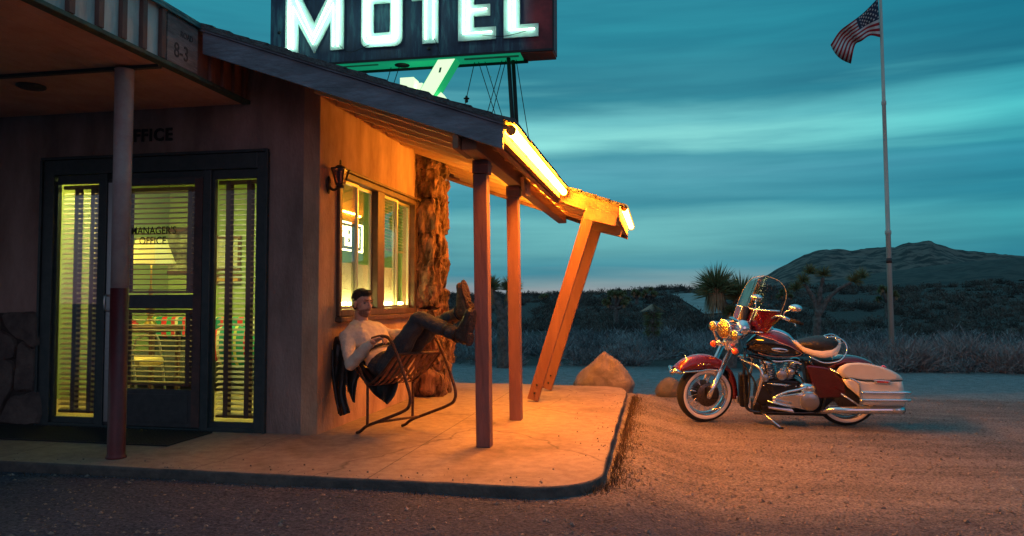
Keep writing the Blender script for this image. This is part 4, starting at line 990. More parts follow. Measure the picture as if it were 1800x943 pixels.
for r_i in range(7):
    for c_i in range(5 if r_i % 2 == 0 else 4):
        jf = 1+r_i*1.95; if_ = .7+(c_i+(0 if r_i % 2 == 0 else .5))*1.85
        j0, i0 = int(jf), int(if_)
        if j0 >= 13 or i0 >= int(nh*.4): continue
        p = Gp[j0][i0].lerp(Gp[j0+1][i0+1], .5); u_ = (Gp[j0][i0+1]-Gp[j0][i0]).normalized(); v_ = (Gp[j0+1][i0]-Gp[j0][i0]).normalized(); nrm = u_.cross(v_).normalized()
        if nrm.dot(CAM-p) < 0: nrm = -nrm
        P = [p+nrm*.012+(u_*math.cos(R(36*k))+v_*math.sin(R(36*k)))*(.034 if k % 2 == 0 else .014) for k in range(10)]
        st_.prism(P, nrm*.002)
st_.build('stars', 'fwhite', fl_)

# ================================================================== JOSHUA TREES
def leaf_tuft(mb, c, axis, rad, n, spread=1.0, w=.012, down=False):
    c = Vector(c); ax = Vector(axis).normalized()
    for k in range(n):
        z = 1-random.random()*(1.15 if not down else .6)*spread; th = random.uniform(0, 6.283); s = math.sqrt(max(0, 1-z*z)); a = ax.orthogonal().normalized(); b = ax.cross(a)
        d = (ax*z+(a*math.cos(th)+b*math.sin(th))*s).normalized(); L_ = rad*random.uniform(.72, 1.05)
        st = c+d*rad*.12-ax*random.uniform(0, .35)*rad; e = st+d*L_; sd_ = d.orthogonal().normalized()*w; sd_ = Matrix.Rotation(random.uniform(0, 6.28), 3, d) @ sd_
        mb.add([st-sd_, st+sd_, st+d*L_*.5+sd_*.75, e, st+d*L_*.5-sd_*.75], [(0,1,2,4),(4,2,3)])
def joshua(loc, limbs, tips, lab, nleaf=420, w=.012, skirt=True, group=None, name='joshua_tree'):
    t_ = empty(name, loc, lab, 'tree', group)
    mb = MB()
    for pts, rs in limbs:
        P = smooth_path(pts, 5); mb.tube(P, list(np.interp(np.linspace(0,1,len(P)), np.linspace(0,1,len(rs)), rs)), 14)
    o = mb.build('trunk', 'bark', t_); displace(o, .03 if rs[0] > .05 else .01, 9, random.random()*9, 1)
    cr_ = MB(); sk = MB()
    for c, ax, rad, sklen in tips:
        leaf_tuft(cr_, c, ax, rad, nleaf, 1.0, w)
        if skirt and sklen:
            c = Vector(c)
            for k in range(int(nleaf*.8)):
                th = random.uniform(0, 6.28); r0 = rad*random.uniform(.08, .32); st = c+Vector((math.cos(th)*r0, math.sin(th)*r0, -rad*random.uniform(0,.3))); L_ = sklen*random.uniform(.5, 1.05)
                e = st+Vector((math.cos(th)*L_*.22, math.sin(th)*L_*.22, -L_)); sd_ = Vector((-math.sin(th), math.cos(th), 0))*w*1.1
                sk.add([st-sd_, st+sd_, e], [(0,1,2)])
    cr_.build('crown', 'yucca', t_, fixn=False)
    if sk.v: sk.build('dead_leaf_skirt', 'skirt', t_, fixn=False)
    return t_
def pz(px, py, y, dy=0): return at(px, py, y=y+dy)
# behind the motorcycle
y_ = 12.4; bA = pz(1284,648,y_); bA.z = hgt(bA.x, y_)-.05
joshua(bA, [([bA, pz(1283,600,y_), pz(1282,560,y_), pz(1262,520,y_)], [.16,.14,.12,.08]), ([pz(1283,575,y_), pz(1290,550,y_), pz(1303,522,y_,.1)], [.12,.10,.07])],
       [(pz(1258,503,y_), (-.15,0,1), .58, .62), (pz(1303,516,y_,.15), (.2,.1,1), .54, .60), (pz(1284,548,y_,-.1), (0,0,1), .20, .9)], 'joshua tree with two bushy green crowns behind the motorcycle', 620, .014)
# between the posts
y_ = 11.3; bA = pz(884,642,y_); bA.z = hgt(bA.x, y_)-.05
joshua(bA, [([bA, pz(884,590,y_), pz(880,545,y_), pz(864,512,y_)], [.16,.13,.12,.07]), ([pz(882,565,y_), pz(893,540,y_), pz(899,512,y_,.1)], [.12,.10,.07])],
       [(pz(862,502,y_), (-.1,0,1), .30, .45), (pz(898,503,y_,.1), (.1,0,1), .30, .5)], 'joshua tree standing between the two upright canopy posts', 380, .011)
# bare limbed one
y_ = 15.0; bA = pz(1434,616,y_); bA.z = hgt(bA.x, y_)-.05
tp = [(1412,492),(1424,476),(1447,480),(1398,505),(1502,492),(1516,484)]
joshua(bA, [([bA, pz(1436,575,y_), pz(1438,546,y_)], [.12,.10,.10]), ([pz(1438,552,y_), pz(1428,522,y_), pz(1414,500,y_)], [.09,.06,.04]), ([pz(1437,550,y_), pz(1441,515,y_), pz(1447,488,y_)], [.08,.06,.04]), ([pz(1439,552,y_), pz(1462,518,y_), pz(1496,497,y_,-.1)], [.09,.06,.04])],
       [(pz(p[0],p[1],y_), (random.uniform(-.4,.4),-.2,1), .26, 0) for p in tp], 'pale forked joshua tree with sparse tufts behind the seat', 150, .010)
# stump shaped young one
y_ = 20.0; bA = pz(1147,600,y_); bA.z = hgt(bA.x, y_)-.05
t_ = joshua(bA, [([bA, pz(1147,560,y_), pz(1147,543,y_)], [.20,.16,.12])], [(pz(1147,570,y_), (0,0,-.2), .32, 0), (pz(1147,556,y_), (0,0,-.6), .36, 0), (pz(1147,585,y_), (0,0,-.2), .32, 0)], 'short unbranched joshua tree with a pale cap in the brush', 420, .014, False)
mb = MB(); c = pz(1147,536,y_)
for k in range(500):
    th = random.uniform(0,6.28); L_ = random.uniform(.2,.46); mb.add([c+Vector((math.cos(th+.2)*.03,math.sin(th+.2)*.03,0)), c+Vector((math.cos(th-.2)*.03,math.sin(th-.2)*.03,.02)), c+Vector((math.cos(th)*L_, math.sin(th)*L_, -L_*.55))], [(0,1,2)])
mb.build('pale_cap', mat('pale_dead_leaves',(.42,.34,.25),.9), t_, fixn=False)
# far ones near the ridge
def small_joshua(px, pyb, pyt, wpx, y_, lab, nt_=9):
    b_ = hit(px, pyb, 15); y_ = b_.y; b_.z = hgt(b_.x, y_)-.1; limbs = []; tips = []; mpx = (y_+5.6)/F
    fork = pz(px, pyb+(pyt-pyb)*.45, y_); limbs.append(([b_, fork], [.16,.13]))
    for k in range(nt_):
        a = (k+.5)/nt_*2-1; e = pz(px+a*wpx/2+random.uniform(-3,3), pyt+abs(a)**1.5*(pyb-pyt)*.35+random.uniform(0,(pyb-pyt)*.22), y_, random.uniform(-.5,.5))
        limbs.append(([fork, fork.lerp(e, .6)+Vector((0,0,-.1)), e], [.11,.08,.06])); tips.append((e, (a*.4,0,1), max(.22, 6.5*mpx), .2))
    joshua(b_, limbs, tips, lab, 110, .03, True, 'distant joshua trees along the ridge')
small_joshua(1083,572,505,42,30,'dark many branched joshua tree on the slope left of the stump',14)
small_joshua(1119,535,510,12,50,'small round joshua tree on the ridge skyline left of its neighbour',5)
small_joshua(1141,532,508,22,50,'small spreading joshua tree on the ridge skyline beside the track',7)
small_joshua(957,528,519,12,60,'tiny joshua tree on the skyline left of the leaning posts',4)
small_joshua(1560,560,500,40,30,'dim joshua tree on the slope beside the flagpole',9)
small_joshua(1380,545,508,24,40,'dim joshua tree on the slope behind the mirror',6)

# ================================================================== BRUSH
def brush_arrays(centres, per, wscale=1):
    cs = np.array(centres); n = len(cs)
    idx = np.repeat(np.arange(n), per); k = len(idx); r = cs[idx, 3]
    th = rng.uniform(0, 2*np.pi, k); el = np.arccos(rng.uniform(.02, 1, k)); L_ = r*rng.uniform(.55, 1.08, k)
    d = np.stack([np.sin(el)*np.cos(th), np.sin(el)*np.sin(th), np.cos(el)*.95], 1)
    base = cs[idx, :3] + np.stack([rng.normal(0,.18,k)*r, rng.normal(0,.18,k)*r, np.zeros(k)], 1)
    rv = rng.normal(0,1,(k,3)); rv[:,2] = np.abs(rv[:,2])*.7; rv /= np.linalg.norm(rv,axis=1)[:,None]; dd = d*.55+rv*.6; s0 = base + d*(L_*rng.uniform(.1,.85,k))[:,None]; e = s0 + dd*(r*rng.uniform(.15,.38,k))[:,None]; d = dd
    dist = np.hypot(base[:,0]-2.7, base[:,1]+5.6); w_ = (.0030+dist*.00042)*wscale
    sd_ = np.cross(d, rng.normal(0,1,(k,3))); sd_ /= np.linalg.norm(sd_,axis=1)[:,None]+1e-9; sd_ *= w_[:,None]
    V = np.empty((k*3,3)); V[0::3] = s0-sd_; V[1::3] = s0+sd_; V[2::3] = e
    return V
def mesh_tris(name, V, matn):
    me = bpy.data.meshes.new(name); n = len(V)//3
    me.vertices.add(len(V)); me.vertices.foreach_set('co', V.ravel()); me.loops.add(len(V)); me.loops.foreach_set('vertex_index', np.arange(len(V)))
    me.polygons.add(n); me.polygons.foreach_set('loop_start', np.arange(0,len(V),3)); me.polygons.foreach_set('loop_total', np.full(n,3)); me.update(); me.validate()
    me.materials.append(MT[matn]); o = bpy.data.objects.new(name, me); COL.objects.link(o); return o
cs = []
for k in range(5200):
    d = 17.3*(85/17.3)**(rng.random()**.85); a = rng.uniform(-.36, .98)
    # bearing measured from the +y axis
    x = 2.68+d*math.sin(a-.02); y = -5.6+d*math.cos(a-.02)
    if y < 11.9+.5*noise.noise(Vector((x*.3,0,0))) or on_track(x, y): continue
    if y < 14 and noise.noise(Vector((x*.35,y*.35,5))) < -.25: continue
    r = rng.uniform(.22,.80)*(1 if y > 14 else .8)
    if noise.noise(Vector((x*.22,y*.12,9))) < -.30: continue
    cs.append((x, y, hgt(x,y)-.03, r))
MT['twigdark'] = mat('dark_scrub_twig', (.12,.11,.095), .95, col2=(.035,.036,.034), scale=.5, contrast=(.42,.58))
near_c = [c for c in cs if math.hypot(c[0]-2.68, c[1]+5.6) < 31+5*noise.noise(Vector((c[0]*.1, 2, 0)))]; ns_ = set(near_c); far_c = [c for c in cs if c not in ns_]
tag(mesh_tris('hillside_scrub', brush_arrays(far_c, 120, 1.15), 'twigdark'), 'dark low scrub covering the rising ground towards the ridge', kind='stuff')
cs = near_c
tag(mesh_tris('desert_brush', brush_arrays(cs, 260), 'twig'), 'low grey dry brush covering the desert behind the road', kind='stuff')
MT['twig2'] = mat('pale_dry_twig', (.32,.30,.30), .95, col2=(.16,.15,.15), scale=3)
for k, (px, r, lab) in enumerate([(1600,.85,'pale rounded dry shrub just right of the flagpole'),(1690,.95,'large pale dry shrub near the right edge of the road'),(1770,.8,'pale dry shrub at the far right of the brush'),(1500,.7,'pale dry shrub behind the white saddlebag')]):
    p = at(px, 644, z=-.5); y = 12.6+.6*(k%2); p = at(px, 640, y=y); 
    V = brush_arrays([(p.x, y, hgt(p.x,y)-.03, r)], 4200, .9); V -= np.array([p.x, y, hgt(p.x,y)])
    o = mesh_tris('desert_shrub', V, 'twig2'); o.location = (p.x, y, hgt(p.x,y)); tag(o, lab, 'shrub', 'pale shrubs at the edge of the brush')

# ================================================================== BOULDERS
def boulder(px, py0, py1, y, wpx, lab, matn, seed, sq=1.0, name='boulder'):
    c = at(px, (py0+py1)/2, y=y); mpx = (c-CAM).dot(FW)/F; zb = hgt(c.x, y)-.06; ztp = at(px, py0, y=y).z; h = (ztp-zb); rx = wpx*mpx/2
    mb = MB(); mb.ell((0,0,h*.42), [(rx*1.02,0,0),(0,rx*.85,0),(0,0,h*.58)], 40, 28); o = mb.build(name, matn)
    bm = bmesh.new(); bm.from_mesh(o.data); bm.normal_update()
    for v in bm.verts:
        p = v.co; q = Vector((p.x*2.0+seed, p.y*2+seed, p.z*2)); n_ = noise.voronoi(q*1.1)[0][0]; v.co = v.co + v.normal*((n_-.35)*.30*rx + .15*rx*fbm(q*2.2, 5))
        f_ = max(0, (v.co.z-h*.35)/(h*.65)); v.co.x *= 1-.40*f_**1.4*sq; v.co.x += .06*rx*f_
    bm.to_mesh(o.data); bm.free(); o.location = (c.x, y, zb)
    return tag(o, lab, 'boulder', 'boulders at the edge of the lot')
boulder(1063,624,690,4.35,94,'big pale boulder at the far corner of the concrete pavement','rock',3)
boulder(1030,658,690,4.55,46,'low grey rock tucked left of the big pale boulder','rockg',11,.3)
boulder(1176,664,698,4.75,44,'grey rock just left of the motorcycle front wheel','rockg',17,.5)

# ================================================================== CHAIR
fv = Vector((.853,-.522,0)); lv = Vector((.522,.853,0)); og = Vector((.314,.088,0))
def CP(s, c, z): return og+fv*s+lv*c+Vector((0,0,z))
def pp(px, py, c):
    q = og+lv*c; d = ray(px, py); t = (q-CAM).dot(lv)/d.dot(lv); return CAM+d*t
chr_ = empty('metal_lawn_chair', og, 'rusty spring steel lawn chair tipped back against the salmon wall', 'chair')
CW = .46
for c in (0, CW):
    mb = MB(); mb.curve([CP(-.02,c,.012),CP(.03,c,.03),CP(.11,c,.078),CP(.30,c,.145),CP(.55,c,.235),CP(.625,c,.285),CP(.635,c,.36),CP(.59,c,.46),CP(.55,c,.54),CP(.48,c,.656),CP(.42,c,.74),CP(.36,c,.785),CP(.28,c,.79),CP(.17,c,.77)], .0125, 10, 5); mb.build('side_frame', 'rust', chr_)
    mb = MB(); mb.curve([CP(.115,c,.075),CP(.118,c,.25),CP(.115,c,.41)], .0115, 8); mb.build('rear_leg', 'rust', chr_)
    mb = MB(); mb.curve([CP(.46,c,.655),CP(.30,c,.51),CP(.14,c,.41),CP(.08,c,.43),CP(-.02,c,.55),CP(-.14,c,.64),CP(-.27,c,.72)], .011, 8); mb.build('seat_rail', 'rust', chr_)
mb = MB(); mb.tube([CP(.21,-.01,.115),CP(.21,CW+.01,.115)], .010, 8); mb.build('cross_bar', 'rust', chr_)
mb = MB(); mb.tube([CP(.46,0,.655),CP(.46,CW,.655)], .011, 8); mb.build('cross_bar', 'rust', chr_)
mb = MB()
for k in range(8):
    c0 = .03+k*(CW-.06)/7-.016; P = [CP(.46,0,.655),CP(.38,0,.575),CP(.28,0,.475),CP(.18,0,.405),CP(.11,0,.395)]
    P = smooth_path([(p.x,p.y,p.z) for p in P], 4); rows = []
    for off_ in (0, .032): rows.append([p+lv*(c0+off_) for p in P])
    top_ = rows; mb.add([q for r in rows for q in r]+[q-Vector((0,0,.003)) for r in rows for q in r],
        [(i,i+1,len(P)+i+1,len(P)+i) for i in range(len(P)-1)]+[(2*len(P)+i,3*len(P)+i,3*len(P)+i+1,2*len(P)+i+1) for i in range(len(P)-1)]+[(i,2*len(P)+i,2*len(P)+i+1,i+1) for i in range(len(P)-1)]+[(len(P)+i,len(P)+i+1,3*len(P)+i+1,3*len(P)+i) for i in range(len(P)-1)])
mb.build('seat', 'slatrust', chr_)
mb = MB()
for k in range(6):
    c0 = .04+k*(CW-.10)/5; P = [CP(.10,0,.39),CP(.02,0,.43),CP(-.08,0,.50),CP(-.18,0,.60),CP(-.27,0,.72)]
    for a, b_ in zip(P, P[1:]): mb.beam(a+lv*c0, b_+lv*c0, .034, .004, up=fv)
mb.build('backrest', 'slatrust', chr_)
mb = MB(); mb.tube([CP(-.27,0,.72),CP(-.27,CW,.72)], .011, 8); mb.build('cross_bar', 'rust', chr_)

# ================================================================== PERSON
MIN = .21        # mid line of the sitter measured across the chair
man = empty('person', CP(.1,MIN,.45), 'man in cream shirt and dark jeans leaning back on the chair with boots up', 'person')
pel = pp(680,640,MIN); nck = pp(631,571,MIN); hc = pp(637,536,MIN)
shR = pp(611,593,MIN-.17); shL = pp(661,580,MIN+.18); elR = pp(617,640,-.06); waR = pp(654,602,-.02); haR = pp(668,593,.0)
elL = pp(690,590,MIN+.27); waL = pp(716,588,MIN+.20); haL = pp(730,584,MIN+.15)
hiR = pp(683,644,MIN-.09); hiL = pp(690,640,MIN+.10); knR = pp(738,561,MIN-.03); anR = pp(809,590,MIN-.01); knL = pp(764,573,MIN+.10); anL = pp(812,549,MIN+.09)
tor = (nck-pel).normalized(); lat = lv; frt = lat.cross(tor).normalized()
if frt.dot(fv) < 0: frt = -frt
def V3(a, b, c): return lat*a+frt*b+tor*c
def E(mb, c, a, b, d, n=18, m=12): mb.ell(c, [lat*a, frt*b, tor*d], n, m)
chest = nck-tor*.17; belly = nck-tor*.34
def torso(mb, g):
    E(mb, chest+frt*.0, .165+g, .105+g, .17+g); E(mb, belly, .145+g, .10+g, .15+g); E(mb, pel+tor*.03, .155+g, .115+g, .12+g); E(mb, nck-tor*.06, .13+g, .07+g, .06+g)
    mb.caps(nck-tor*.05-lat*.06, .06+g, shR, .062+g); mb.caps(nck-tor*.05+lat*.06, .06+g, shL, .062+g)
    mb.caps(chest-lat*.08, .1+g, shR, .06+g); mb.caps(chest+lat*.08, .1+g, shL, .06+g)
def arm(mb, s_, e_, w_, g, wr=.026):
    mb.caps(s_, .060+g, s_.lerp(e_,.5), .050+g); mb.caps(s_.lerp(e_,.5), .050+g, e_, .044+g); mb.caps(e_, .045+g, e_.lerp(w_,.35), .043+g); mb.caps(e_.lerp(w_,.35), .043+g, w_, wr+g)
def leg(mb, h, k, a, g, ank=.042):
    mb.caps(h, .092+g, h.lerp(k,.5), .078+g); mb.caps(h.lerp(k,.5), .078+g, k, .060+g); mb.caps(k, .062+g, k.lerp(a,.35), .058+g); mb.caps(k.lerp(a,.35), .058+g, a, ank+g)
def hand(mb, wr, fdir, pdir, side, curl):
    # palm + four fingers + thumb; fdir = finger direction, pdir = palm normal (towards what it holds), side = thumb side
    fdir = fdir.normalized(); pdir = (pdir-fdir*pdir.dot(fdir)).normalized(); side = (side-fdir*side.dot(fdir)-pdir*side.dot(pdir)).normalized()
    palm = wr+fdir*.055; mb.ell(palm, [fdir*.056, side*.042, pdir*.017], 14, 10); mb.caps(wr-fdir*.02, .026, wr+fdir*.03, .024)
    for i, (o_, L_) in enumerate(((.030,.072),(.010,.080),(-.010,.074),(-.029,.058))):
        p = wr+fdir*.092+side*o_; a = 0; r_ = .0092-.0006*i
        for j, fr2 in enumerate((.45,.32,.23)):
            a += R(curl*(.9 if j == 0 else 1.1)); d = fdir*math.cos(a)+pdir*math.sin(a); q_ = p+d*L_*fr2; mb.caps(p, r_, q_, r_*.9, 8); p = q_; r_ *= .92
    p = wr+fdir*.03+side*.034; d = (side*.75+fdir*.6+pdir*.25).normalized(); q_ = p+d*.036; mb.caps(p-d*.012, .0125, q_, .011, 8); d = (side*.15+fdir*.75+pdir*.6).normalized(); mb.caps(q_, .011, q_+d*.030, .009, 8)
# head frame
hf = (fv*.99+lv*.02).normalized(); hl = Vector((0,0,1)).cross(hf).normalized(); hu = (Vector((0,0,1))+fv*.06).normalized(); hf = (hf-hu*hf.dot(hu)).normalized(); hl = hu.cross(hf)
HC = hc+hu*.012
HS = .99
def hp(f_, l_, u_): return HC+(hf*f_+hl*l_+hu*u_)*HS
def HE(mb, p, a, b, c, n=16, m=10): mb.ell(p, [hf*a*HS, hl*b*HS, hu*c*HS], n, m)
bd = MB(); torso(bd, -.012); arm(bd, shR, elR, waR, -.008); arm(bd, shL, elL, waL, -.008); leg(bd, hiR, knR, anR, -.012); leg(bd, hiL, knL, anL, -.012)
hand(bd, waR, (haR-waR).normalized()+Vector((0,0,-.1)), Vector((0,0,-1)), -lv*1.0+fv*.3, 36)
hand(bd, waL, (haL-waL), Vector((0,0,-1)), -lv, 22)
bd.caps(nck-tor*.05, .062, hp(-.015,0,-.085), .054)
HE(bd, hp(-.012,0,.035), .092, .073, .083); HE(bd, hp(.030,0,-.03), .060, .060, .088); bd.caps(hp(.062,0,-.097), .020, hp(.03,.0,-.085), .036); HE(bd, hp(.058,0,-.093), .024, .026, .020)
bd.caps(hp(.02,.045,-.065), .022, hp(.06,.012,-.095), .018); bd.caps(hp(.02,-.045,-.065), .022, hp(.06,-.012,-.095), .018)
bd.caps(hp(.088,0,.012), .009, hp(.111,0,-.028), .0125); HE(bd, hp(.100,.010,-.034), .010, .008, .008); HE(bd, hp(.100,-.010,-.034), .010, .008, .008)
HE(bd, hp(.076,0,.028), .020, .052, .012); HE(bd, hp(.086,0,-.062), .012, .024, .007); HE(bd, hp(.084,0,-.073), .012, .021, .007)
for sg_ in (1,-1):
    HE(bd, hp(-.005,sg_*.074,-.010), .018, .010, .031); HE(bd, hp(.050,sg_*.040,-.018), .024, .020, .024)
def person_mesh(mb, name, matn, vox, it, parent=man):
    o = mb.build(name, matn, parent)
    md = o.modifiers.new('merge', 'REMESH'); md.mode = 'VOXEL'; md.voxel_size = vox; md.use_smooth_shade = True
    if it:
        md = o.modifiers.new('soften', 'SMOOTH'); md.iterations = it; md.factor = .5
    return o
person_mesh(bd, 'body', 'skin', .0045, 2)
shm = MB(); torso(shm, .010); arm(shm, shR, elR, waR.lerp(elR,.06), .006, .031); arm(shm, shL, elL, waL.lerp(elL,.06), .006, .031); shm.caps(nck-tor*.05, .066, nck+tor*.005, .062)
o = person_mesh(shm, 'shirt', 'shirt', .0065, 3)
tx = bpy.data.textures.new('cloth_folds', 'CLOUDS'); tx.noise_scale = .095; tx.noise_depth = 2
def folds(o, s_): 
    md = o.modifiers.new('folds', 'DISPLACE'); md.texture = tx; md.strength = s_; md.mid_level = .5; md.texture_coords = 'GLOBAL'
folds(o, .026)
jn = MB(); leg(jn, hiR, knR, knR.lerp(anR,.93), .002, .050); leg(jn, hiL, knL, knL.lerp(anL,.75), .001, .052); E(jn, pel+tor*.01, .168, .128, .11); jn.caps(hiR, .10, hiL, .10)
o = person_mesh(jn, 'jeans', 'denim', .0065, 3); folds(o, .028)
bl = MB(); cc_ = pel+tor*.115
P = [cc_+lat*.166*math.cos(a)+frt*.127*math.sin(a)-tor*.01*math.sin(a) for a in np.linspace(0, 2*math.pi, 28, endpoint=False)]; bl.tube(P, .013, 8, closed=True); bl.build('belt', 'leather', man)
# boots
def boot(an, knee, toe_dir, name, matn, lab):
    sh_ = (an-knee).normalized(); heel = an+sh_*.045; td = toe_dir.normalized(); mb = MB()
    mb.caps(an-sh_*.13, .056, an, .050); mb.caps(an, .048, heel-td*.015, .042); mb.caps(heel, .040, heel+td*.10, .040); mb.caps(heel+td*.10, .041, heel+td*.185, .033); mb.caps(an+td*.01, .046, heel+td*.12-sh_*.01, .036)
    o = person_mesh(mb, name, matn, .006, 3); o['label'] = lab
    sl_ = MB(); side = sh_.cross(td).normalized(); c0 = heel+sh_*.036; P = []
    for k in range(24):
        a = 2*math.pi*k/24; x = .085+.138*math.cos(a); w_ = .037+.008*math.cos(a)-(.006 if .02 < x < .1 else 0); P.append(c0+td*x+side*w_*math.sin(a))
    sl_.prism(P, sh_*.016); P2 = [c0+sh_*.016+td*(.0+.05*math.cos(2*math.pi*k/16))+side*.034*math.sin(2*math.pi*k/16) for k in range(16)]; sl_.prism(P2, sh_*.016)
    sl_.build('boot_sole', 'sole', o, bevel=.003)
    bk = MB(); bk.tube([an+(td*math.cos(a)+side*math.sin(a))*.058-sh_*.02 for a in np.linspace(0, 6.28, 18, endpoint=False)], .008, 6, closed=True); bk.build('boot_strap', 'leather', o)
    bk = MB(); q_ = an+side*(-.062 if (side.dot(lv) > 0) else .062)-sh_*.02; bk.box(q_-Vector((.007,.004,.009)), q_+Vector((.007,.004,.009))); bk.build('buckle', 'bronze', o, bevel=.003)
upz = Vector((0,0,1))
boot(anL, knL, upz-(anL-knL).normalized()*upz.dot((anL-knL).normalized())+fv*.05-lv*.05, 'boot', 'boot', 'tan boot on the raised foot')
boot(anR, knR, upz+fv*.25-(anR-knR).normalized()*(upz+fv*.25).dot((anR-knR).normalized()), 'boot', 'bootdark', 'dark boot with a buckle on the lower foot')
# hair, beard, eyes
hr = MB(); HE(hr, hp(-.020,0,.044), .097, .078, .085); HE(hr, hp(.030,.006,.092), .056, .054, .028); HE(hr, hp(-.052,0,-.01), .050, .064, .055)
bmh = hr.build('hair', 'hair', man)
md = bmh.modifiers.new('merge','REMESH'); md.mode='VOXEL'; md.voxel_size=.005; md.use_smooth_shade=True
# keep the face clear of hair: trim the cap with a hairline plane by moving its lower front vertices in
dgp = bpy.context.evaluated_depsgraph_get(); dgp.update(); ev = bpy.data.meshes.new_from_object(bmh.evaluated_get(dgp)); bmh.modifiers.clear(); old = bmh.data; bmh.data = ev
mloc = rootloc(bmh).location
for v in ev.vertices:
    p = v.co+mloc-HC; f_, u_, l_ = p.dot(hf), p.dot(hu), p.dot(hl)
    lim = .060 if f_ > .045 else (.060-(.045-f_)*.95)
    if f_ > -.035 and u_ < lim: v.co = v.co - hf*max(0, min(.05, (lim-u_)*1.4)) - hl*(.016 if l_ > 0 else -.016)*min(1, (lim-u_)/.02)
    v.co += (p.normalized())*(.006*fbm((p.x*38, p.y*38, p.z*22), 3))
brd = MB(); HE(brd, hp(.036,0,-.064), .057, .0575, .054)
brd.caps(hp(.012,.050,-.050), .018, hp(.046,.034,-.088), .020); brd.caps(hp(.012,-.052,-.050), .018, hp(.046,-.034,-.088), .020); brd.caps(hp(.046,.034,-.088), .019, hp(.066,0,-.100), .019); brd.caps(hp(.046,-.034,-.088), .019, hp(.066,0,-.100), .019); brd.caps(hp(.089,.022,-.052), .006, hp(.096,0,-.050), .007); brd.caps(hp(.089,-.022,-.052), .006, hp(.096,0,-.050), .007)
person_mesh(brd, 'beard', 'stubble', .004, 1)
for sg_ in (1,-1):
    mb = MB(); mb.ball(hp(.0705, sg_*.031, .007), .0105); mb.build('eye', mat('eye_white_shaded',(.22,.15,.11),.3), man)  # eye whites darkened to carry the shadow over the eyes
    mb = MB(); mb.ball(hp(.0765, sg_*.031, .006), .0050); mb.build('iris', 'black', man)
    mb = MB(); mb.caps(hp(.0965, sg_*.014, .030), .0042, hp(.086, sg_*.044, .034), .0036); mb.build('eyebrow', 'hair', man)

# jacket hung over the chair back
jk = MB(); 
def sheet(rows, th=.012):
    mb = MB(); mb.grid(rows); o = mb.build('jacket_panel', 'jacket', jko); s = o.modifiers.new('t','SOLIDIFY'); s.thickness = th; s.offset = 0; o.modifiers.new('sub','SUBSURF').levels = 1; return o
jko = empty('leather_jacket', CP(-.12,.2,.8), 'black leather jacket hanging over the back of the lawn chair', 'jacket')
def JP(px, py, c): return pp(px, py, c)
def sheet_px(L_, Rr, n=10, amp=.02, seed=0, name=None):
    Lp = smooth_path(L_, 4); Rp = smooth_path(Rr, 4); m_ = min(len(Lp), len(Rp)); rows = []
    for i in range(m_):
        row = []
        for j in range(n+1):
            p = Lp[i].lerp(Rp[i], j/n); ph = j*1.7+seed; row.append(p + (lv*.6-fv*.8)*(amp*math.sin(ph+.25*i)*math.sin(math.pi*(j+.4)/(n+.8))) + lv*.012*fbm((p.x*9,p.y*9,p.z*6),2))
        rows.append(row)
    return sheet(rows)
cB = .02
sheet_px([JP(588,592,cB-.01),JP(584,620,cB-.03),JP(583,655,cB-.03),JP(588,700,cB-.03),JP(597,733,cB-.03)], [JP(612,588,cB+.06),JP(616,622,cB),JP(613,650,cB-.01),JP(608,690,cB-.02),JP(616,726,cB-.03)], 8, .022, 1)
sheet_px([JP(604,592,cB+.02),JP(602,630,cB),JP(606,665,cB),JP(614,690,cB),JP(621,707,cB)], [JP(634,610,cB+.10),JP(640,640,cB+.04),JP(640,655,cB+.03),JP(628,668,cB),JP(625,709,cB)], 8, .02, 3)
sheet_px([CP(-.27,.0,.75),CP(-.31,.02,.70),CP(-.29,.03,.58),CP(-.20,.05,.45)], [CP(-.27,.46,.75),CP(-.31,.44,.70),CP(-.29,.42,.58),CP(-.20,.4,.46)], 12, .025, 5)
sheet_px([JP(630,645,.1),JP(640,665,.1),JP(655,690,.1),JP(668,702,.1)], [JP(690,655,.28),JP(700,672,.26),JP(696,695,.22),JP(680,712,.15)], 9, .03, 2)
mb = MB(); mb.curve([JP(585,615,cB-.05),JP(586,660,cB-.06),JP(596,728,cB-.05)], .010); mb.curve([JP(606,596,cB-.01),JP(607,640,cB-.03),JP(612,690,cB-.03)], .004); mb.build('seam', 'jacket', jko)
mb = MB(); mb.curve([CP(-.28,-.01,.735),CP(-.285,.23,.75),CP(-.28,.47,.735)], [.03,.035,.03], 10); mb.build('collar', 'jacket', jko)

# ================================================================== MOTORCYCLE
bkF = Vector((3.137, 2.635, hgt(3.137,2.635)+.003)); bkR = Vector((4.536, 2.69, 0))
ax_ = (bkR-bkF); ang = math.atan2(ax_.y, ax_.x); LEAN = R(8)
bike = empty('motorcycle', bkF, 'maroon and cream touring motorcycle with windshield and white saddlebags parked on the gravel', 'motorcycle')
bike.rotation_euler = (LEAN, 0, ang)
BM = Matrix.Translation(bkF) @ Matrix.Rotation(ang, 4, 'Z') @ Matrix.Rotation(LEAN, 4, 'X')
BI = BM.inverted(); cl = BI @ CAM
def Bp(zx, zy, w=0):                    # point on the bike at lateral offset w towards the near side
    d = BI.to_3x3() @ ray(1160+zx/3.041, 470+zy/3.042); t = (-w-cl.y)/d.y; return cl+d*t
def Sp(zx, zy, lat_=0, th=18):          # point on the steered front assembly
    d = BI.to_3x3() @ ray(1160+zx/3.041, 470+zy/3.042); f_ = Vector((-math.cos(R(th)), -math.sin(R(th)), 0)); l_ = Vector((math.sin(R(th)), -math.cos(R(th)), 0))
    z = .6
    for _ in range(8):
        A = Vector((.03+(z-.3)*.45, 0, 0))+l_*lat_; n_ = l_; t = (A-cl).dot(n_)/d.dot(n_); P = cl+d*t; z = P.z
    return P
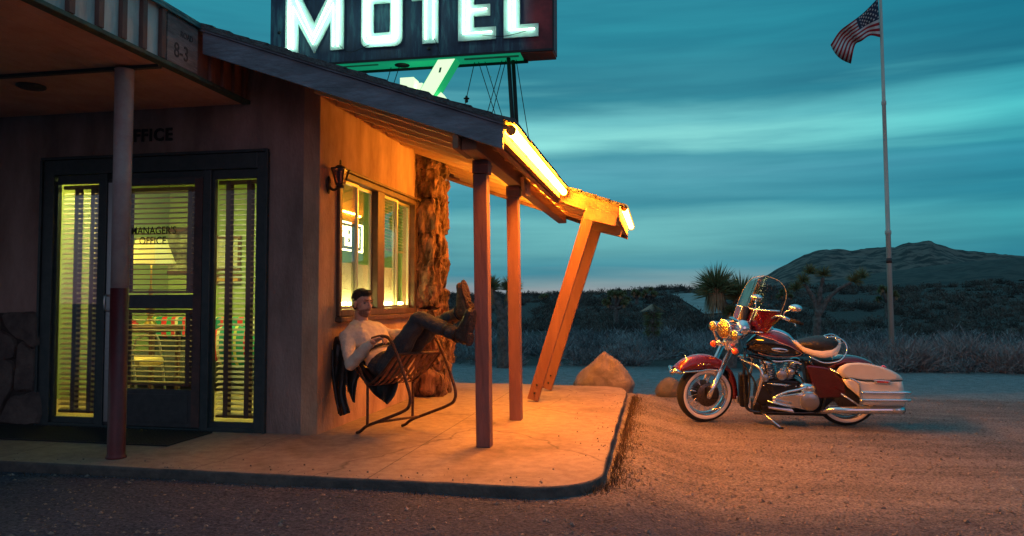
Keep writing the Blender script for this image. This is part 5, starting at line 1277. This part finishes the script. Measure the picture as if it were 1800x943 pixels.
def fwd(th): return Vector((-math.cos(R(th)), -math.sin(R(th)), 0))
def lft(th): return Vector((math.sin(R(th)), -math.cos(R(th)), 0))
def part(mb, name, matn, parent=None, **k): return mb.build(name, matn, parent or bike, local=True, **k)
def wheel(c, axis, name='wheel', R_=.305, W_=.065):
    t_ = part(MB().lathe([(.222,-W_*.72),(.235,-W_*.95),(.262,-W_),(.283,-W_*.92),(.297,-W_*.65),(R_,-W_*.25),(R_,W_*.25),(.297,W_*.65),(.283,W_*.92),(.262,W_),(.235,W_*.95),(.222,W_*.72)], c, axis, 56, cap=False), name, 'rubber')
    for s_ in (1,-1):
        part(MB().lathe([(.2265,s_*W_*.90),(.238,s_*W_*1.01),(.254,s_*W_*1.05),(.261,s_*W_*1.01)], c, axis, 56, cap=False), 'whitewall', 'creamvinyl', t_)
    part(MB().lathe([(.224,-W_*.8),(.218,-W_*.72),(.206,-W_*.55),(.198,0),(.206,W_*.55),(.218,W_*.72),(.224,W_*.8)], c, axis, 56, cap=False), 'rim', 'chrome', t_)
    part(MB().lathe([(.03,-W_*1.1),(.042,-W_*1.0),(.042,-W_*.7),(.026,-W_*.6),(.026,W_*.6),(.042,W_*.7),(.042,W_*1.0),(.03,W_*1.1)], c, axis, 20), 'hub', 'chrome', t_)
    sp__ = MB(); ax = Vector(axis).normalized(); a = ax.orthogonal().normalized(); b = ax.cross(a)
    for k in range(36):
        s_ = 1 if k % 2 else -1; t0 = 2*math.pi*k/36; t1 = t0+(.22 if k % 4 < 2 else -.22)
        sp__.tube([Vector(c)+ax*s_*W_*.8+(a*math.cos(t0)+b*math.sin(t0))*.04, Vector(c)+ax*s_*W_*.15+(a*math.cos(t1)+b*math.sin(t1))*.205], .0025, 5)
    part(sp__, 'spokes', 'chrome', t_)
    for s_ in (1,-1):
        part(MB().lathe([(.045,s_*W_*1.17),(.122,s_*W_*1.17),(.124,s_*W_*1.20),(.122,s_*W_*1.23),(.045,s_*W_*1.23)], c, axis, 40), 'brake_disc', 'discmetal', t_)
        hm = MB()
        for k in range(30):
            a_ = 2*math.pi*k/30; rr_h = (.075,.092,.108)[k%3]; hm.lathe([(.006,0),(.006,.001)], Vector(c)+ax*s_*W_*1.232+(a*math.cos(a_)+b*math.sin(a_))*rr_h, ax*s_, 6)
        part(hm, 'disc_holes', 'black', t_)
    return t_
TH = 18; HB = Vector((.0,0,.305)); lF = lft(TH); fF = fwd(TH)
fwh = wheel(HB, lF); HR = Bp(990,692,0); HR.z = .305; rwh = wheel(HR, (0,-1,0), W_=.075)
# fender
def fender(c, fdir, ldir, ths, rf, chord, hw, name, matn, side_r=.272, ext=None):
    rows = []
    for th in ths:
        a = R(th); r = rf(th); dr_ = -fdir*math.cos(a)+Vector((0,0,1))*math.sin(a); rs_ = side_r
        if chord and 38 < th < 142: rs_ = max(side_r, min(r-.05, chord/math.sin(a)))
        row = []
        for (l_, k_) in ((-1.0,1.0),(-1.02,.5),(-.92,.14),(-.62,.03),(0,0),(.62,.03),(.92,.14),(1.02,.5),(1.0,1.0)):
            row.append(c+dr_*(r+(rs_-r)*k_)+ldir*hw*l_)
        rows.append(row)
    mb = MB(); mb.grid(rows); o = part(mb, name, matn); s = o.modifiers.new('t','SOLIDIFY'); s.thickness = .006
    return o, rows
ff, rows = fender(HB, fF, lF, np.linspace(-12,139,30), lambda t: float(np.interp(t,[-12,10,45,80,110,130,139],[.345,.335,.365,.405,.428,.44,.435])), .262, .088, 'front_fender', 'maroon')
e1 = [r[0] for r in rows][14:]; e2 = [r[-1] for r in rows][14:]
for e_, s_ in ((e1,-1),(e2,1)):
    part(MB().tube([p+lF*s_*.006 for p in e_], .009, 8), 'fender_trim', 'chrome', ff)
tipc = rows[-1][4]; mb = MB(); mb.tube([rows[-1][0]-lF*.006, rows[-1][2]+fF*.03, rows[-1][4]+fF*.035-Vector((0,0,.045)), rows[-1][6]+fF*.03, rows[-1][8]+lF*.006], .022, 8); part(mb, 'fender_tip', 'chrome', ff)
mb = MB(); q = rows[0][4]; mb.beam(q+Vector((.0,0,-.035)), q+Vector((.0,0,.04)), .185, .04, up=(1,0,0)); part(mb, 'fender_flap', 'chrome', ff, bevel=.006)
# script on the near side of the fender
cu_p = []
for k in range(28):
    t_ = k/27; cu_p.append(Sp(200+72*t_, 518+3*t_+5*math.sin(t_*20)*(1-.3*t_), .094, TH))
part(MB().tube(cu_p, .0022, 5), 'fender_script', 'chrome', ff)
mb = MB(); mb.curve([Sp(134,470,.02,TH), Sp(140,485,.05,TH), Sp(137,500,.075,TH)], .006, 6); part(mb, 'fender_light', 'chrome', ff)
# fork
for s_ in (1,-1):
    lo_ = HB+lF*.108*s_; dirf = Vector((.45,0,1)).normalized(); 
    upv = HB+lF*.108*s_+(Vector((0,0,1))-fF*.50)*.50
    mid_ = lo_.lerp(upv,.55); fk = part(MB().tube([lo_-(upv-lo_).normalized()*.03, lo_, mid_, mid_, upv], [.02,.031,.031,.026,.026], 16), 'fork_leg', 'chrome')
    part(MB().tube([upv, upv+(upv-lo_)*.42], .034, 14), 'fork_cover', 'darkmetal' if s_ < 0 else 'chrome', fk)
    part(MB().box(lo_+lF*.0*s_-Vector((.03,.015,.03)), lo_+Vector((.09,.02,.09))), 'brake_caliper', 'darkmetal', fk, bevel=.01)
upC = HB+(Vector((0,0,1))-fF*.50)*.56
mb = MB(); mb.beam(upC-lF*.14, upC+lF*.14, .07, .05); mb.beam(upC-lF*.13+Vector((.07,.0,.2)), upC+lF*.13+Vector((.07,0,.2)), .07, .04); part(mb, 'triple_clamp', 'chrome', bevel=.01)
part(MB().tube([upC+Vector((.03,0,-.05)), upC+Vector((.17,0,.34))], .045, 12), 'steering_head', 'darkmetal')
# lamps
TL = 38
def lamp(c, r, depth, name, th=TL, lens='reflector'):
    f_ = (fwd(th)+Vector((0,0,.05))).normalized(); o = part(MB().lathe([(r*.25,-depth),(r*.6,-depth*.85),(r*.92,-depth*.5),(r*1.0,-.01),(r*1.04,0),(r*1.04,.012),(r*.93,.016)], c, f_, 32), name, 'chrome')
    part(MB().lathe([(r*.92,.0165),(r*.85,.026),(r*.5,.036),(.002,.040)], c, f_, 32), 'lens', lens, o)
    return o
lamp(Sp(345,330,0,TL)+fwd(TL)*.0, .095, .19, 'headlight')
lamp(Sp(402,364,.17,TL), .052, .10, 'spot_lamp'); lamp(Sp(287,315,-.17,TL), .052, .10, 'spot_lamp')
for s_, q in ((1,Sp(402,450,.20,TL)),(-1,Sp(287,409,-.20,TL))):
    o = part(MB().ball(q, .036), 'turn_signal', 'amber'); part(MB().tube([q, q-lft(TL)*.08*s_+Vector((0,0,.03))], .012, 8), 'signal_stem', 'chrome', o)
nc = Sp(375,330,0,TL); mb = MB(); c_ = Sp(345,410,0,TL)
mb.curve([Sp(402,364,.17,TL)-Vector((0,0,.05)), Sp(385,400,.1,TL), c_, Sp(310,390,-.1,TL), Sp(287,315,-.17,TL)-Vector((0,0,.05))], .014, 8); mb.curve([Sp(402,450,.2,TL), Sp(370,425,.08,TL), Sp(330,415,-.08,TL), Sp(287,409,-.2,TL)], .011, 8)
mb.ball(c_+Vector((.03,0,.02)), .05); mb.box(c_+Vector((.0,-.07,-.05)), c_+Vector((.10,.07,.05))); part(mb, 'lamp_bracket', 'chrome', bevel=.008)
part(MB().ell(nc+Vector((.13,.03,.0)), [(.08,.02,.03),(-.02,.075,0),(-.02,0,.085)], 20, 14), 'nacelle', 'chrome')
# windshield
TW = 42; lw_ = lft(TW); C0 = Sp(446,350,0,TW); C1 = Sp(562,46,0,TW); ups = C1-C0
def wsp(a, t_):
    hw = .285*(1 if t_ < .5 else math.sqrt(max(0,1-((t_-.5)/.5)**2.6))) * (.78+.22*min(1,t_/.3)) ; return C0+ups*t_+lw_*a*hw - fwd(TW)*(.10*a*a*(hw/.285)**2)
TS = .42
rowsA = [[wsp(a, t_) for a in np.linspace(-1,1,17)] for t_ in np.linspace(TS,.998,18)]; rowsB = [[wsp(a, t_) for a in np.linspace(-1,1,17)] for t_ in np.linspace(0,TS,8)]
mb = MB(); mb.grid(rowsA); ws1 = part(mb, 'windshield', 'shield')
mb = MB(); mb.grid(rowsB); part(mb, 'lower_panel', 'shieldred', ws1)
part(MB().tube([wsp(-1,t_) for t_ in np.linspace(0,.998,24)]+[wsp(1,t_) for t_ in np.linspace(.998,0,24)], .0028, 6), 'edge_trim', 'edge', ws1)
part(MB().tube([wsp(a,TS)+fwd(TW)*.008 for a in np.linspace(-.97,.97,17)], .011, 8), 'cross_trim', 'chrome', ws1)
part(MB().tube([wsp(.12,t_)+fwd(TW)*.008 for t_ in np.linspace(.02,TS+.02,8)], .011, 8), 'bracket', 'chrome', ws1)
part(MB().tube([wsp(-.5,t_)+fwd(TW)*.008 for t_ in np.linspace(.02,TS,8)], .009, 8), 'bracket', 'chrome', ws1)
part(MB().tube([wsp(a,.04)+fwd(TW)*.010 for a in np.linspace(-.9,.9,12)], .009, 8), 'cross_trim', 'chrome', ws1)
# handlebar, grips, levers, mirrors
TB = 18
for s_ in (1,-1):
    def hb(x, y, l_): 
        p = Sp(x, y, l_, TB); 
        return p if s_ > 0 else (p-lft(TB)*2*l_ )
    mb = MB(); mb.curve([hb(555,312,.03),hb(585,285,.10),hb(625,262,.22),hb(665,268,.30),hb(700,285,.35)], .0125, 10); hbr = part(mb, 'handlebar', 'chrome')
    part(MB().tube([hb(695,282,.345),hb(768,304,.42)], .018, 10), 'grip', 'rubber', hbr)
    part(MB().curve([hb(640,268,.24),hb(690,288,.31),hb(720,300,.38),hb(726,316,.41)], .007, 8), 'lever', 'chrome', hbr)
    q = hb(724,220,.40); part(MB().curve([hb(662,262,.29),hb(670,240,.31),q], .007, 8), 'mirror_stem', 'chrome', hbr)
    mo = part(MB().ell(q, [fwd(TB)*.028+lft(TB)*.03, lft(TB)*.05-fwd(TB)*.045, Vector((0,0,.040))], 20, 14), 'mirror', 'chrome', hbr)
    for k in range(3): part(MB().curve([hb(650,272,.26+.01*k), Sp(560,330+10*k,.08,TB) if s_ > 0 else Sp(560,330,.08,TB)-lft(TB)*.16, Sp(500,400+8*k,.05,TB)], .005, 6), 'control_cable', 'rubber', hbr)
# tank
def ringsec(x, zt_, zb_, hw, n=28, ex=.8, y0=0):
    zc = (zt_+zb_)/2; hh = (zt_-zb_)/2; P = []
    for k in range(n):
        a = 2*math.pi*k/n; ca, sa = math.cos(a), math.sin(a); P.append(Vector((x, y0-hw*math.copysign(abs(ca)**ex, ca), zc+hh*math.copysign(abs(sa)**ex, sa))))
    return P
def XZ(zx, zy, w=.0): p = Bp(zx, zy, w); return p.x, p.z
tk_s = [(462,402,440,.02),(480,385,452,.06),(510,360,468,.10),(560,345,480,.140),(620,346,486,.155),(680,372,486,.145),(730,415,482,.11),(762,452,472,.05),(768,460,468,.02)]
xs_ = []; zt__ = []; zb__ = []; hw__ = []
for a, c, d, h in tk_s:
    x, z1_ = XZ(a, c, 0); _, z0_ = XZ(a, d, h*.5); xs_.append(x); zt__.append(z1_); zb__.append(z0_); hw__.append(h)
XX = np.linspace(xs_[0], xs_[-1], 40); from numpy import interp
def sm(y_): 
    P = smooth_path([Vector((a, b_, 0)) for a, b_ in zip(xs_, y_)], 8); return interp(XX, [p.x for p in P], [p.y for p in P])
ZT, ZB, HW = sm(zt__), sm(zb__), sm(hw__)
pl_ = [XZ(a, c, .12) for a, c in ((455,352),(505,362),(600,384),(700,424),(768,468))]; PLx = [p[0] for p in pl_]; PLz = [p[1] for p in pl_]
mb = MB(); rings = [ringsec(x, a, c, h) for x, a, c, h in zip(XX, ZT, ZB, HW)]; n_ = 28
mb.loft(rings); 
for i in range(39*n_):
    pass
tank = part(mb, 'fuel_tank', ['maroon','blackgloss'])
for p in tank.data.polygons:
    c = p.center
    if c.z < interp(c.x, PLx, PLz): p.material_index = 1
def tanky(x, z):
    a, c, h = interp(x, XX, ZT), interp(x, XX, ZB), interp(x, XX, HW); zc = (a+c)/2; hh = max((a-c)/2, .001); s_ = min(1, abs(z-zc)/hh); return h*(1-s_**(2/.8))**(.8/2)
P = [Vector((x, -tanky(x,interp(x,PLx,PLz))-.002, interp(x,PLx,PLz))) for x in np.linspace(XX[3],XX[-3],30)]; part(MB().tube(P, .0032, 6), 'pinstripe', 'pin', tank)
P = [Vector((x, -tanky(x,z)-.002, z)) for x, z in [(x, interp(x,XX,ZB)+.016+.02*(1-math.sin(math.pi*(x-XX[5])/(XX[-1]-XX[5])))) for x in np.linspace(XX[7],XX[-3],26)]]; part(MB().tube(P, .0032, 6), 'pinstripe', 'pin', tank)
q = Bp(640,443,.15); mb = MB(); mb.ell(q+Vector((0,-.004,0)), [(.085,0,-.008),(0,.008,0),(0,0,.022)], 20, 10); bdg = part(mb, 'tank_badge', 'chrome', tank)
mb = MB(); mb.ell(q+Vector((.02,-.012,0)), [(.045,0,-.004),(0,.003,0),(0,0,.010)], 16, 8); part(mb, 'badge_center', 'darkmetal', tank)
mb = MB(); P = [Vector((x, 0, interp(x,XX,ZT)+.006)) for x in np.linspace(XX[10],XX[-4],14)]; mb.tube(P, [.03]*10+[.022,.018,.014,.01], 10); part(mb, 'tank_console', 'chrome', tank)
q = Vector((XX[15], 0, ZT[15]+.02)); part(MB().lathe([(.05,-.01),(.052,.012),(.045,.024),(.01,.028)], q, (-.3,0,1), 24), 'speedometer', 'chrome', tank)
# seat
def loftspec(spec, name, matn, parent=None, ex=.75, w0=0, nn=20):
    x_ = []; a_ = []; b__ = []; h_ = []
    for s in spec:
        x, z1_ = XZ(s[0], s[1], w0); _, z0_ = XZ(s[0], s[2], w0); x_.append(x); a_.append(z1_); b__.append(z0_); h_.append(s[3])
    X2 = np.linspace(x_[0], x_[-1], nn)
    return part(MB().loft([ringsec(x, interp(x,x_,a_), interp(x,x_,b__), interp(x,x_,h_), ex=ex) for x in X2]), name, matn, parent)
skt = loftspec([(712,398,404,.03),(730,400,425,.07),(770,415,463,.11),(820,430,484,.145),(870,434,494,.165),(920,425,490,.165),(955,408,475,.13),(978,400,440,.06)], 'seat', 'creamvinyl', w0=.12)
loftspec([(735,408,425,.06),(770,396,440,.11),(815,386,456,.142),(860,380,462,.158),(915,380,458,.155),(948,386,440,.12),(964,400,425,.05)], 'seat_cushion', 'leather', skt, w0=.10)
for s_ in (1,-1):
    def rb(x, y, w): p = Bp(x, y, abs(w)); p.y *= s_; return p
    part(MB().curve([rb(800,480,.15),rb(880,512,.18),rb(960,500,.17),rb(995,460,.14),rb(998,425,.12),rb(980,392,.10),rb(940,374,.08),rb(890,376,.05)], .007, 8), 'passenger_rail', 'chrome')
    part(MB().tube([rb(935,374,.08),rb(958,408,.10),rb(990,402,.1)], .0045, 6), 'rail_brace', 'chrome')
part(MB().tube([Bp(890,376,.05), Vector((Bp(890,376,.05).x,.05,Bp(890,376,.05).z))], .007, 8), 'passenger_rail', 'chrome')
# rear fender
rf_, rws = fender(HR, Vector((-1,0,0)), Vector((0,-1,0)), np.linspace(28,125,20), lambda t: float(np.interp(t,[28,60,100,125],[.42,.43,.41,.40])), 0, .10, 'rear_fender', 'maroon', side_r=.33)
q = rws[2][4]; part(MB().ell(q+Vector((.03,0,.02)), [(.035,0,0),(0,.05,0),(0,0,.04)], 16, 10), 'tail_light', 'redlens', rf_)
q = Bp(1100,503,.05); part(MB().ell(q, [(.02,0,-.008),(0,.012,0),(0,0,.008)], 12, 8), 'fender_marker', 'chrome', rf_)
# side covers
for s_ in (1,-1):
    def pb_(x, y, w): p = Bp(x, y, w); p.y *= s_; return p
    P = [pb_(*c, .165) for c in ((785,530),(830,528),(900,540),(950,572),(985,612),(990,690),(900,700),(835,700),(820,640),(800,580))]
    P = smooth_path(P, 3, True); part(MB().prism(P, (0,.04*s_,0)), 'side_cover', 'maroonshade', bevel=.015)
# saddlebags
for s_ in (1,-1):
    def pb_(x, y, w):
        p = Bp(x, y, w); p.y *= s_
        if s_ < 0: p.z -= .075
        return p
    def ring(P, w): return [pb_(x, y, w) for x, y in P]
    low = [(972,596),(1040,602),(1100,612),(1200,612),(1297,610),(1306,650),(1314,700),(1310,738),(1200,740),(1086,738),(1062,690),(1030,665),(1000,640)]
    lid = [(944,552),(960,532),(1000,514),(1060,510),(1120,516),(1180,530),(1240,552),(1285,578),(1299,598),(1297,606),(1200,607),(1100,607),(1040,598),(975,590)]
    def bagl(P, name, matn, par=None):
        cx = sum(p[0] for p in P)/len(P); cy = sum(p[1] for p in P)/len(P); sh_ = lambda k: [(cx+(x-cx)*k, cy+(y-cy)*k) for x, y in P]
        mb = MB(); mb.loft([ring(sh_(.95),.17), ring(sh_(.99),.19), ring(P,.22), ring(P,.34), ring(sh_(.985),.365), ring(sh_(.94),.382), ring(sh_(.8),.388)]); return part(mb, name, matn, par)
    bag = bagl(low, 'saddlebag', 'cream'); bagl(lid, 'bag_lid', 'cream', bag)
    part(MB().tube([pb_(x,y,.372) for x,y in ((975,593),(1040,600.5),(1100,609.5),(1200,609.5),(1296,608))], .004, 6), 'lid_seam', 'darkmetal', bag)
    for yv, w in ((670,.395),(710,.395)):
        part(MB().curve([pb_(1075,yv,w-.05), pb_(1085,yv,w), pb_(1200,yv+1,w), pb_(1318,yv+2,w), pb_(1335,yv+3,w-.04), pb_(1335,yv+3,.2)], .015, 8), 'bag_guard', 'chrome', bag)
    mb = MB(); P = [pb_(*c, .388) for c in ((1138,600),(1232,607),(1228,627),(1150,622))]; mb.prism(P, (0,-.012*s_,0)); part(mb, 'latch', 'chrome', bag, bevel=.004)
    P = [pb_(*c, .401) for c in ((1160,608),(1222,611),(1220,619),(1162,617))]; part(MB().prism(P, (0,-.003*s_,0)), 'latch_reflector', 'redlens', bag)
    part(MB().curve([pb_(905,540,.2),pb_(950,565,.27),pb_(1010,592,.37),pb_(1050,610,.39),pb_(1066,632,.395),pb_(1072,690,.395),pb_(1076,732,.38)], .009, 8), 'side_guard', 'chrome', bag)
    # exhaust
    ex = part(MB().tube([pb_(835,772,.15),pb_(880,772,.22),pb_(915,762,.27),pb_(1000,764,.28),pb_(1290,764,.28),pb_(1305,764,.28)], [.02,.024,.034,.038,.038,.032], 18), 'muffler', 'chrome')
    part(MB().tube([pb_(1240,764,.28),pb_(1303,764,.28)], .041, 18), 'muffler_band', 'chrome', ex); part(MB().lathe([(.025,0),(.025,.004)], pb_(1307,764,.28), (1,0,0), 14), 'muffler_mouth', 'black', ex)
# strut from frame to bag
part(MB().tube([Bp(968,676,.30), Bp(1068,742,.36)], .009, 8), 'bag_strut', 'chrome')
# engine
mb = MB(); P = [Bp(*c,.11) for c in ((520,650),(560,610),(640,600),(740,610),(790,650),(800,740),(740,770),(560,765),(515,720))]; mb.prism(P, (0,.24,0)); eng = part(mb, 'engine', 'darkmetal', bevel=.02)
for bx_, tx_ in (((600,640),(572,520)),((668,640),(712,520))):
    a = Bp(*bx_, 0); b_ = Bp(*tx_, 0); d = (b_-a); 
    mb = MB(); 
    for k in range(11): c = a+d*(k/11); mb.lathe([(.055,0),(.082,.002),(.082,.008),(.055,.010)], c, d, 26)
    mb.tube([a, b_], .055, 16); cyl = part(mb, 'cylinder', 'steel', eng)
    mb = MB(); mb.ell(b_+d.normalized()*.03, [d.normalized()*.045, Vector((.07,0,.0)), Vector((0,.085,0))], 18, 10); part(mb, 'rocker_cover', 'chrome', eng)
for c, r_ in (((650,575),.055),((560,590),.04),((700,560),.035)):
    q = Bp(*c, .13); part(MB().lathe([(r_,0),(r_,.025),(r_*.8,.035)], q, (0,-1,0), 20), 'engine_cover', 'steel', eng)
mb = MB(); q = Bp(668,548,.135)
for k in range(3): mb.box(Bp(640+22*k,538,.13), Bp(655+22*k,562,.16))
part(mb, 'spark_cover', 'chrome', eng, bevel=.004)
for k in range(14):
    q = Bp(random.uniform(530,760), random.uniform(500,640), .12+random.uniform(0,.04)); part(MB().lathe([(.008,0),(.008,.014),(.005,.016)], q, (0,-1,0), 6), 'bolt', 'chrome', eng)
for P in ([(440,510),(470,560),(480,640),(470,730)],[(520,480),(560,520),(575,600)],[(600,500),(640,505),(700,500),(760,520)],[(720,560),(760,600),(770,650)],[(590,625),(650,628),(690,632)],[(575,655),(600,690),(640,715)],[(470,560),(500,600),(520,660)]):
    part(MB().curve([Bp(*p, .12+.03*random.random()) for p in P], random.choice((.006,.009)), 8), 'engine_pipe', random.choice(('chrome','darkmetal','rubber')), eng)
part(MB().tube([Bp(575,622,.16),Bp(700,630,.16)], .006, 8), 'shift_rod', 'chrome', eng)
# primary cover + derby
def disk_hull(a, ra, b_, rb_, n=14):
    P = []; ang_ = math.atan2((b_.z-a.z), (b_.x-a.x))
    for k in range(n+1): t_ = ang_+math.pi/2+math.pi*k/n; P.append(Vector((a.x+ra*math.cos(t_), a.y, a.z+ra*math.sin(t_))))
    for k in range(n+1): t_ = ang_-math.pi/2+math.pi*k/n; P.append(Vector((b_.x+rb_*math.cos(t_), a.y, b_.z+rb_*math.sin(t_))))
    return P
pa, pb2 = Bp(618,706,.20), Bp(797,716,.20)
H = disk_hull(pa, .036, pb2, .104); cc_ = sum(H, Vector())/len(H)
mb = MB(); mb.loft([[p+Vector((0,.09,0)) for p in H], [p for p in H], [cc_+(p-cc_)*.95+Vector((0,-.018,0)) for p in H], [cc_+(p-cc_)*.86+Vector((0,-.024,0)) for p in H]]); pc_ = part(mb, 'primary_cover', 'chrome')
part(MB().lathe([(.092,0),(.092,.014),(.086,.020),(.03,.022),(.002,.022)], pb2+Vector((0,-.024,0)), (0,-1,0), 40), 'derby_cover', 'steel', pc_)
q = Bp(745,690,.235); mb = MB(); mb.box(q+Vector((-.03,-.012,-.015)), q+Vector((.035,.02,.02))); part(mb, 'inspection_cover', 'chrome', pc_, bevel=.006)
part(MB().ell(Bp(788,645,.17), [(.085,0,-.01),(0,.05,0),(0,0,.055)], 22, 14), 'starter_cover', 'chrome', pc_)
part(MB().curve([Bp(618,692,.235),Bp(680,668,.245),Bp(740,655,.24),Bp(790,640,.22)], .014, 8), 'primary_ridge', 'chrome', pc_)
# frame, crash bar, floorboards, stand
mb = MB()
for w in (.12,-.12):
    mb.curve([Bp(455,430,w*.3),Bp(450,560,w*.8),Bp(455,700,w),Bp(480,765,w),Bp(600,776,w),Bp(800,778,w),Bp(860,765,w),Bp(880,640,w),Bp(800,500,w)], .016, 8)
mb.curve([Bp(470,470,0),Bp(620,500,0),Bp(780,500,0),Bp(1000,560,0)], .02, 8); part(mb, 'frame', 'blackgloss')
mb = MB()
for k in range(12): mb.box(Bp(428,575+13*k,.07), Bp(462,583+13*k,-.07))
mb.box(Bp(434,570,.05), Bp(456,735,-.05)) 
part(mb, 'oil_cooler', 'darkmetal', bevel=.01)
mb = MB(); mb.box(Bp(500,722,.10), Bp(860,770,-.1)); part(mb, 'belly_block', 'darkmetal', bevel=.02)
for s_ in (1,-1):
    def pb_(x, y, w): p = Bp(x, y, w); p.y *= s_; return p
    part(MB().curve([pb_(432,488,.06),pb_(470,508,.14),pb_(520,530,.24),pb_(545,562,.28),pb_(540,610,.29),pb_(520,680,.27),pb_(500,735,.20)], .0165, 10), 'crash_bar', 'chrome')
    fb = part(MB().prism([pb_(*c,.19) for c in ((565,726),(700,748),(705,760),(570,738))], (0,-.13*s_,0)), 'floorboard', 'chrome', bevel=.005)
    part(MB().tube([pb_(575,716,.3),pb_(720,752,.3)], .010, 8), 'shift_lever', 'chrome')
mb = MB(); mb.box(Bp(545,745,.18), Bp(600,765,.12)); part(mb, 'stand_mount', 'darkmetal', bevel=.005)
A = Bp(540,770,.16); W_ = BI @ at(1160+645/3.041, 470+858/3.042, z=bkF.z+.012); part(MB().tube([A, A.lerp(W_,.4), W_], [.014,.012,.009], 10), 'kickstand', 'chrome'); part(MB().box(W_-Vector((.025,.02,.006)), W_+Vector((.025,.02,.006))), 'stand_foot', 'darkmetal', bevel=.004)
mb = MB(); P = [Bp(*c,.10) for c in ((770,500),(1000,500),(1010,640),(880,760),(800,700))]; mb.prism(P, (0,.2,0)); part(mb, 'battery_box', 'darkmetal', bevel=.02)
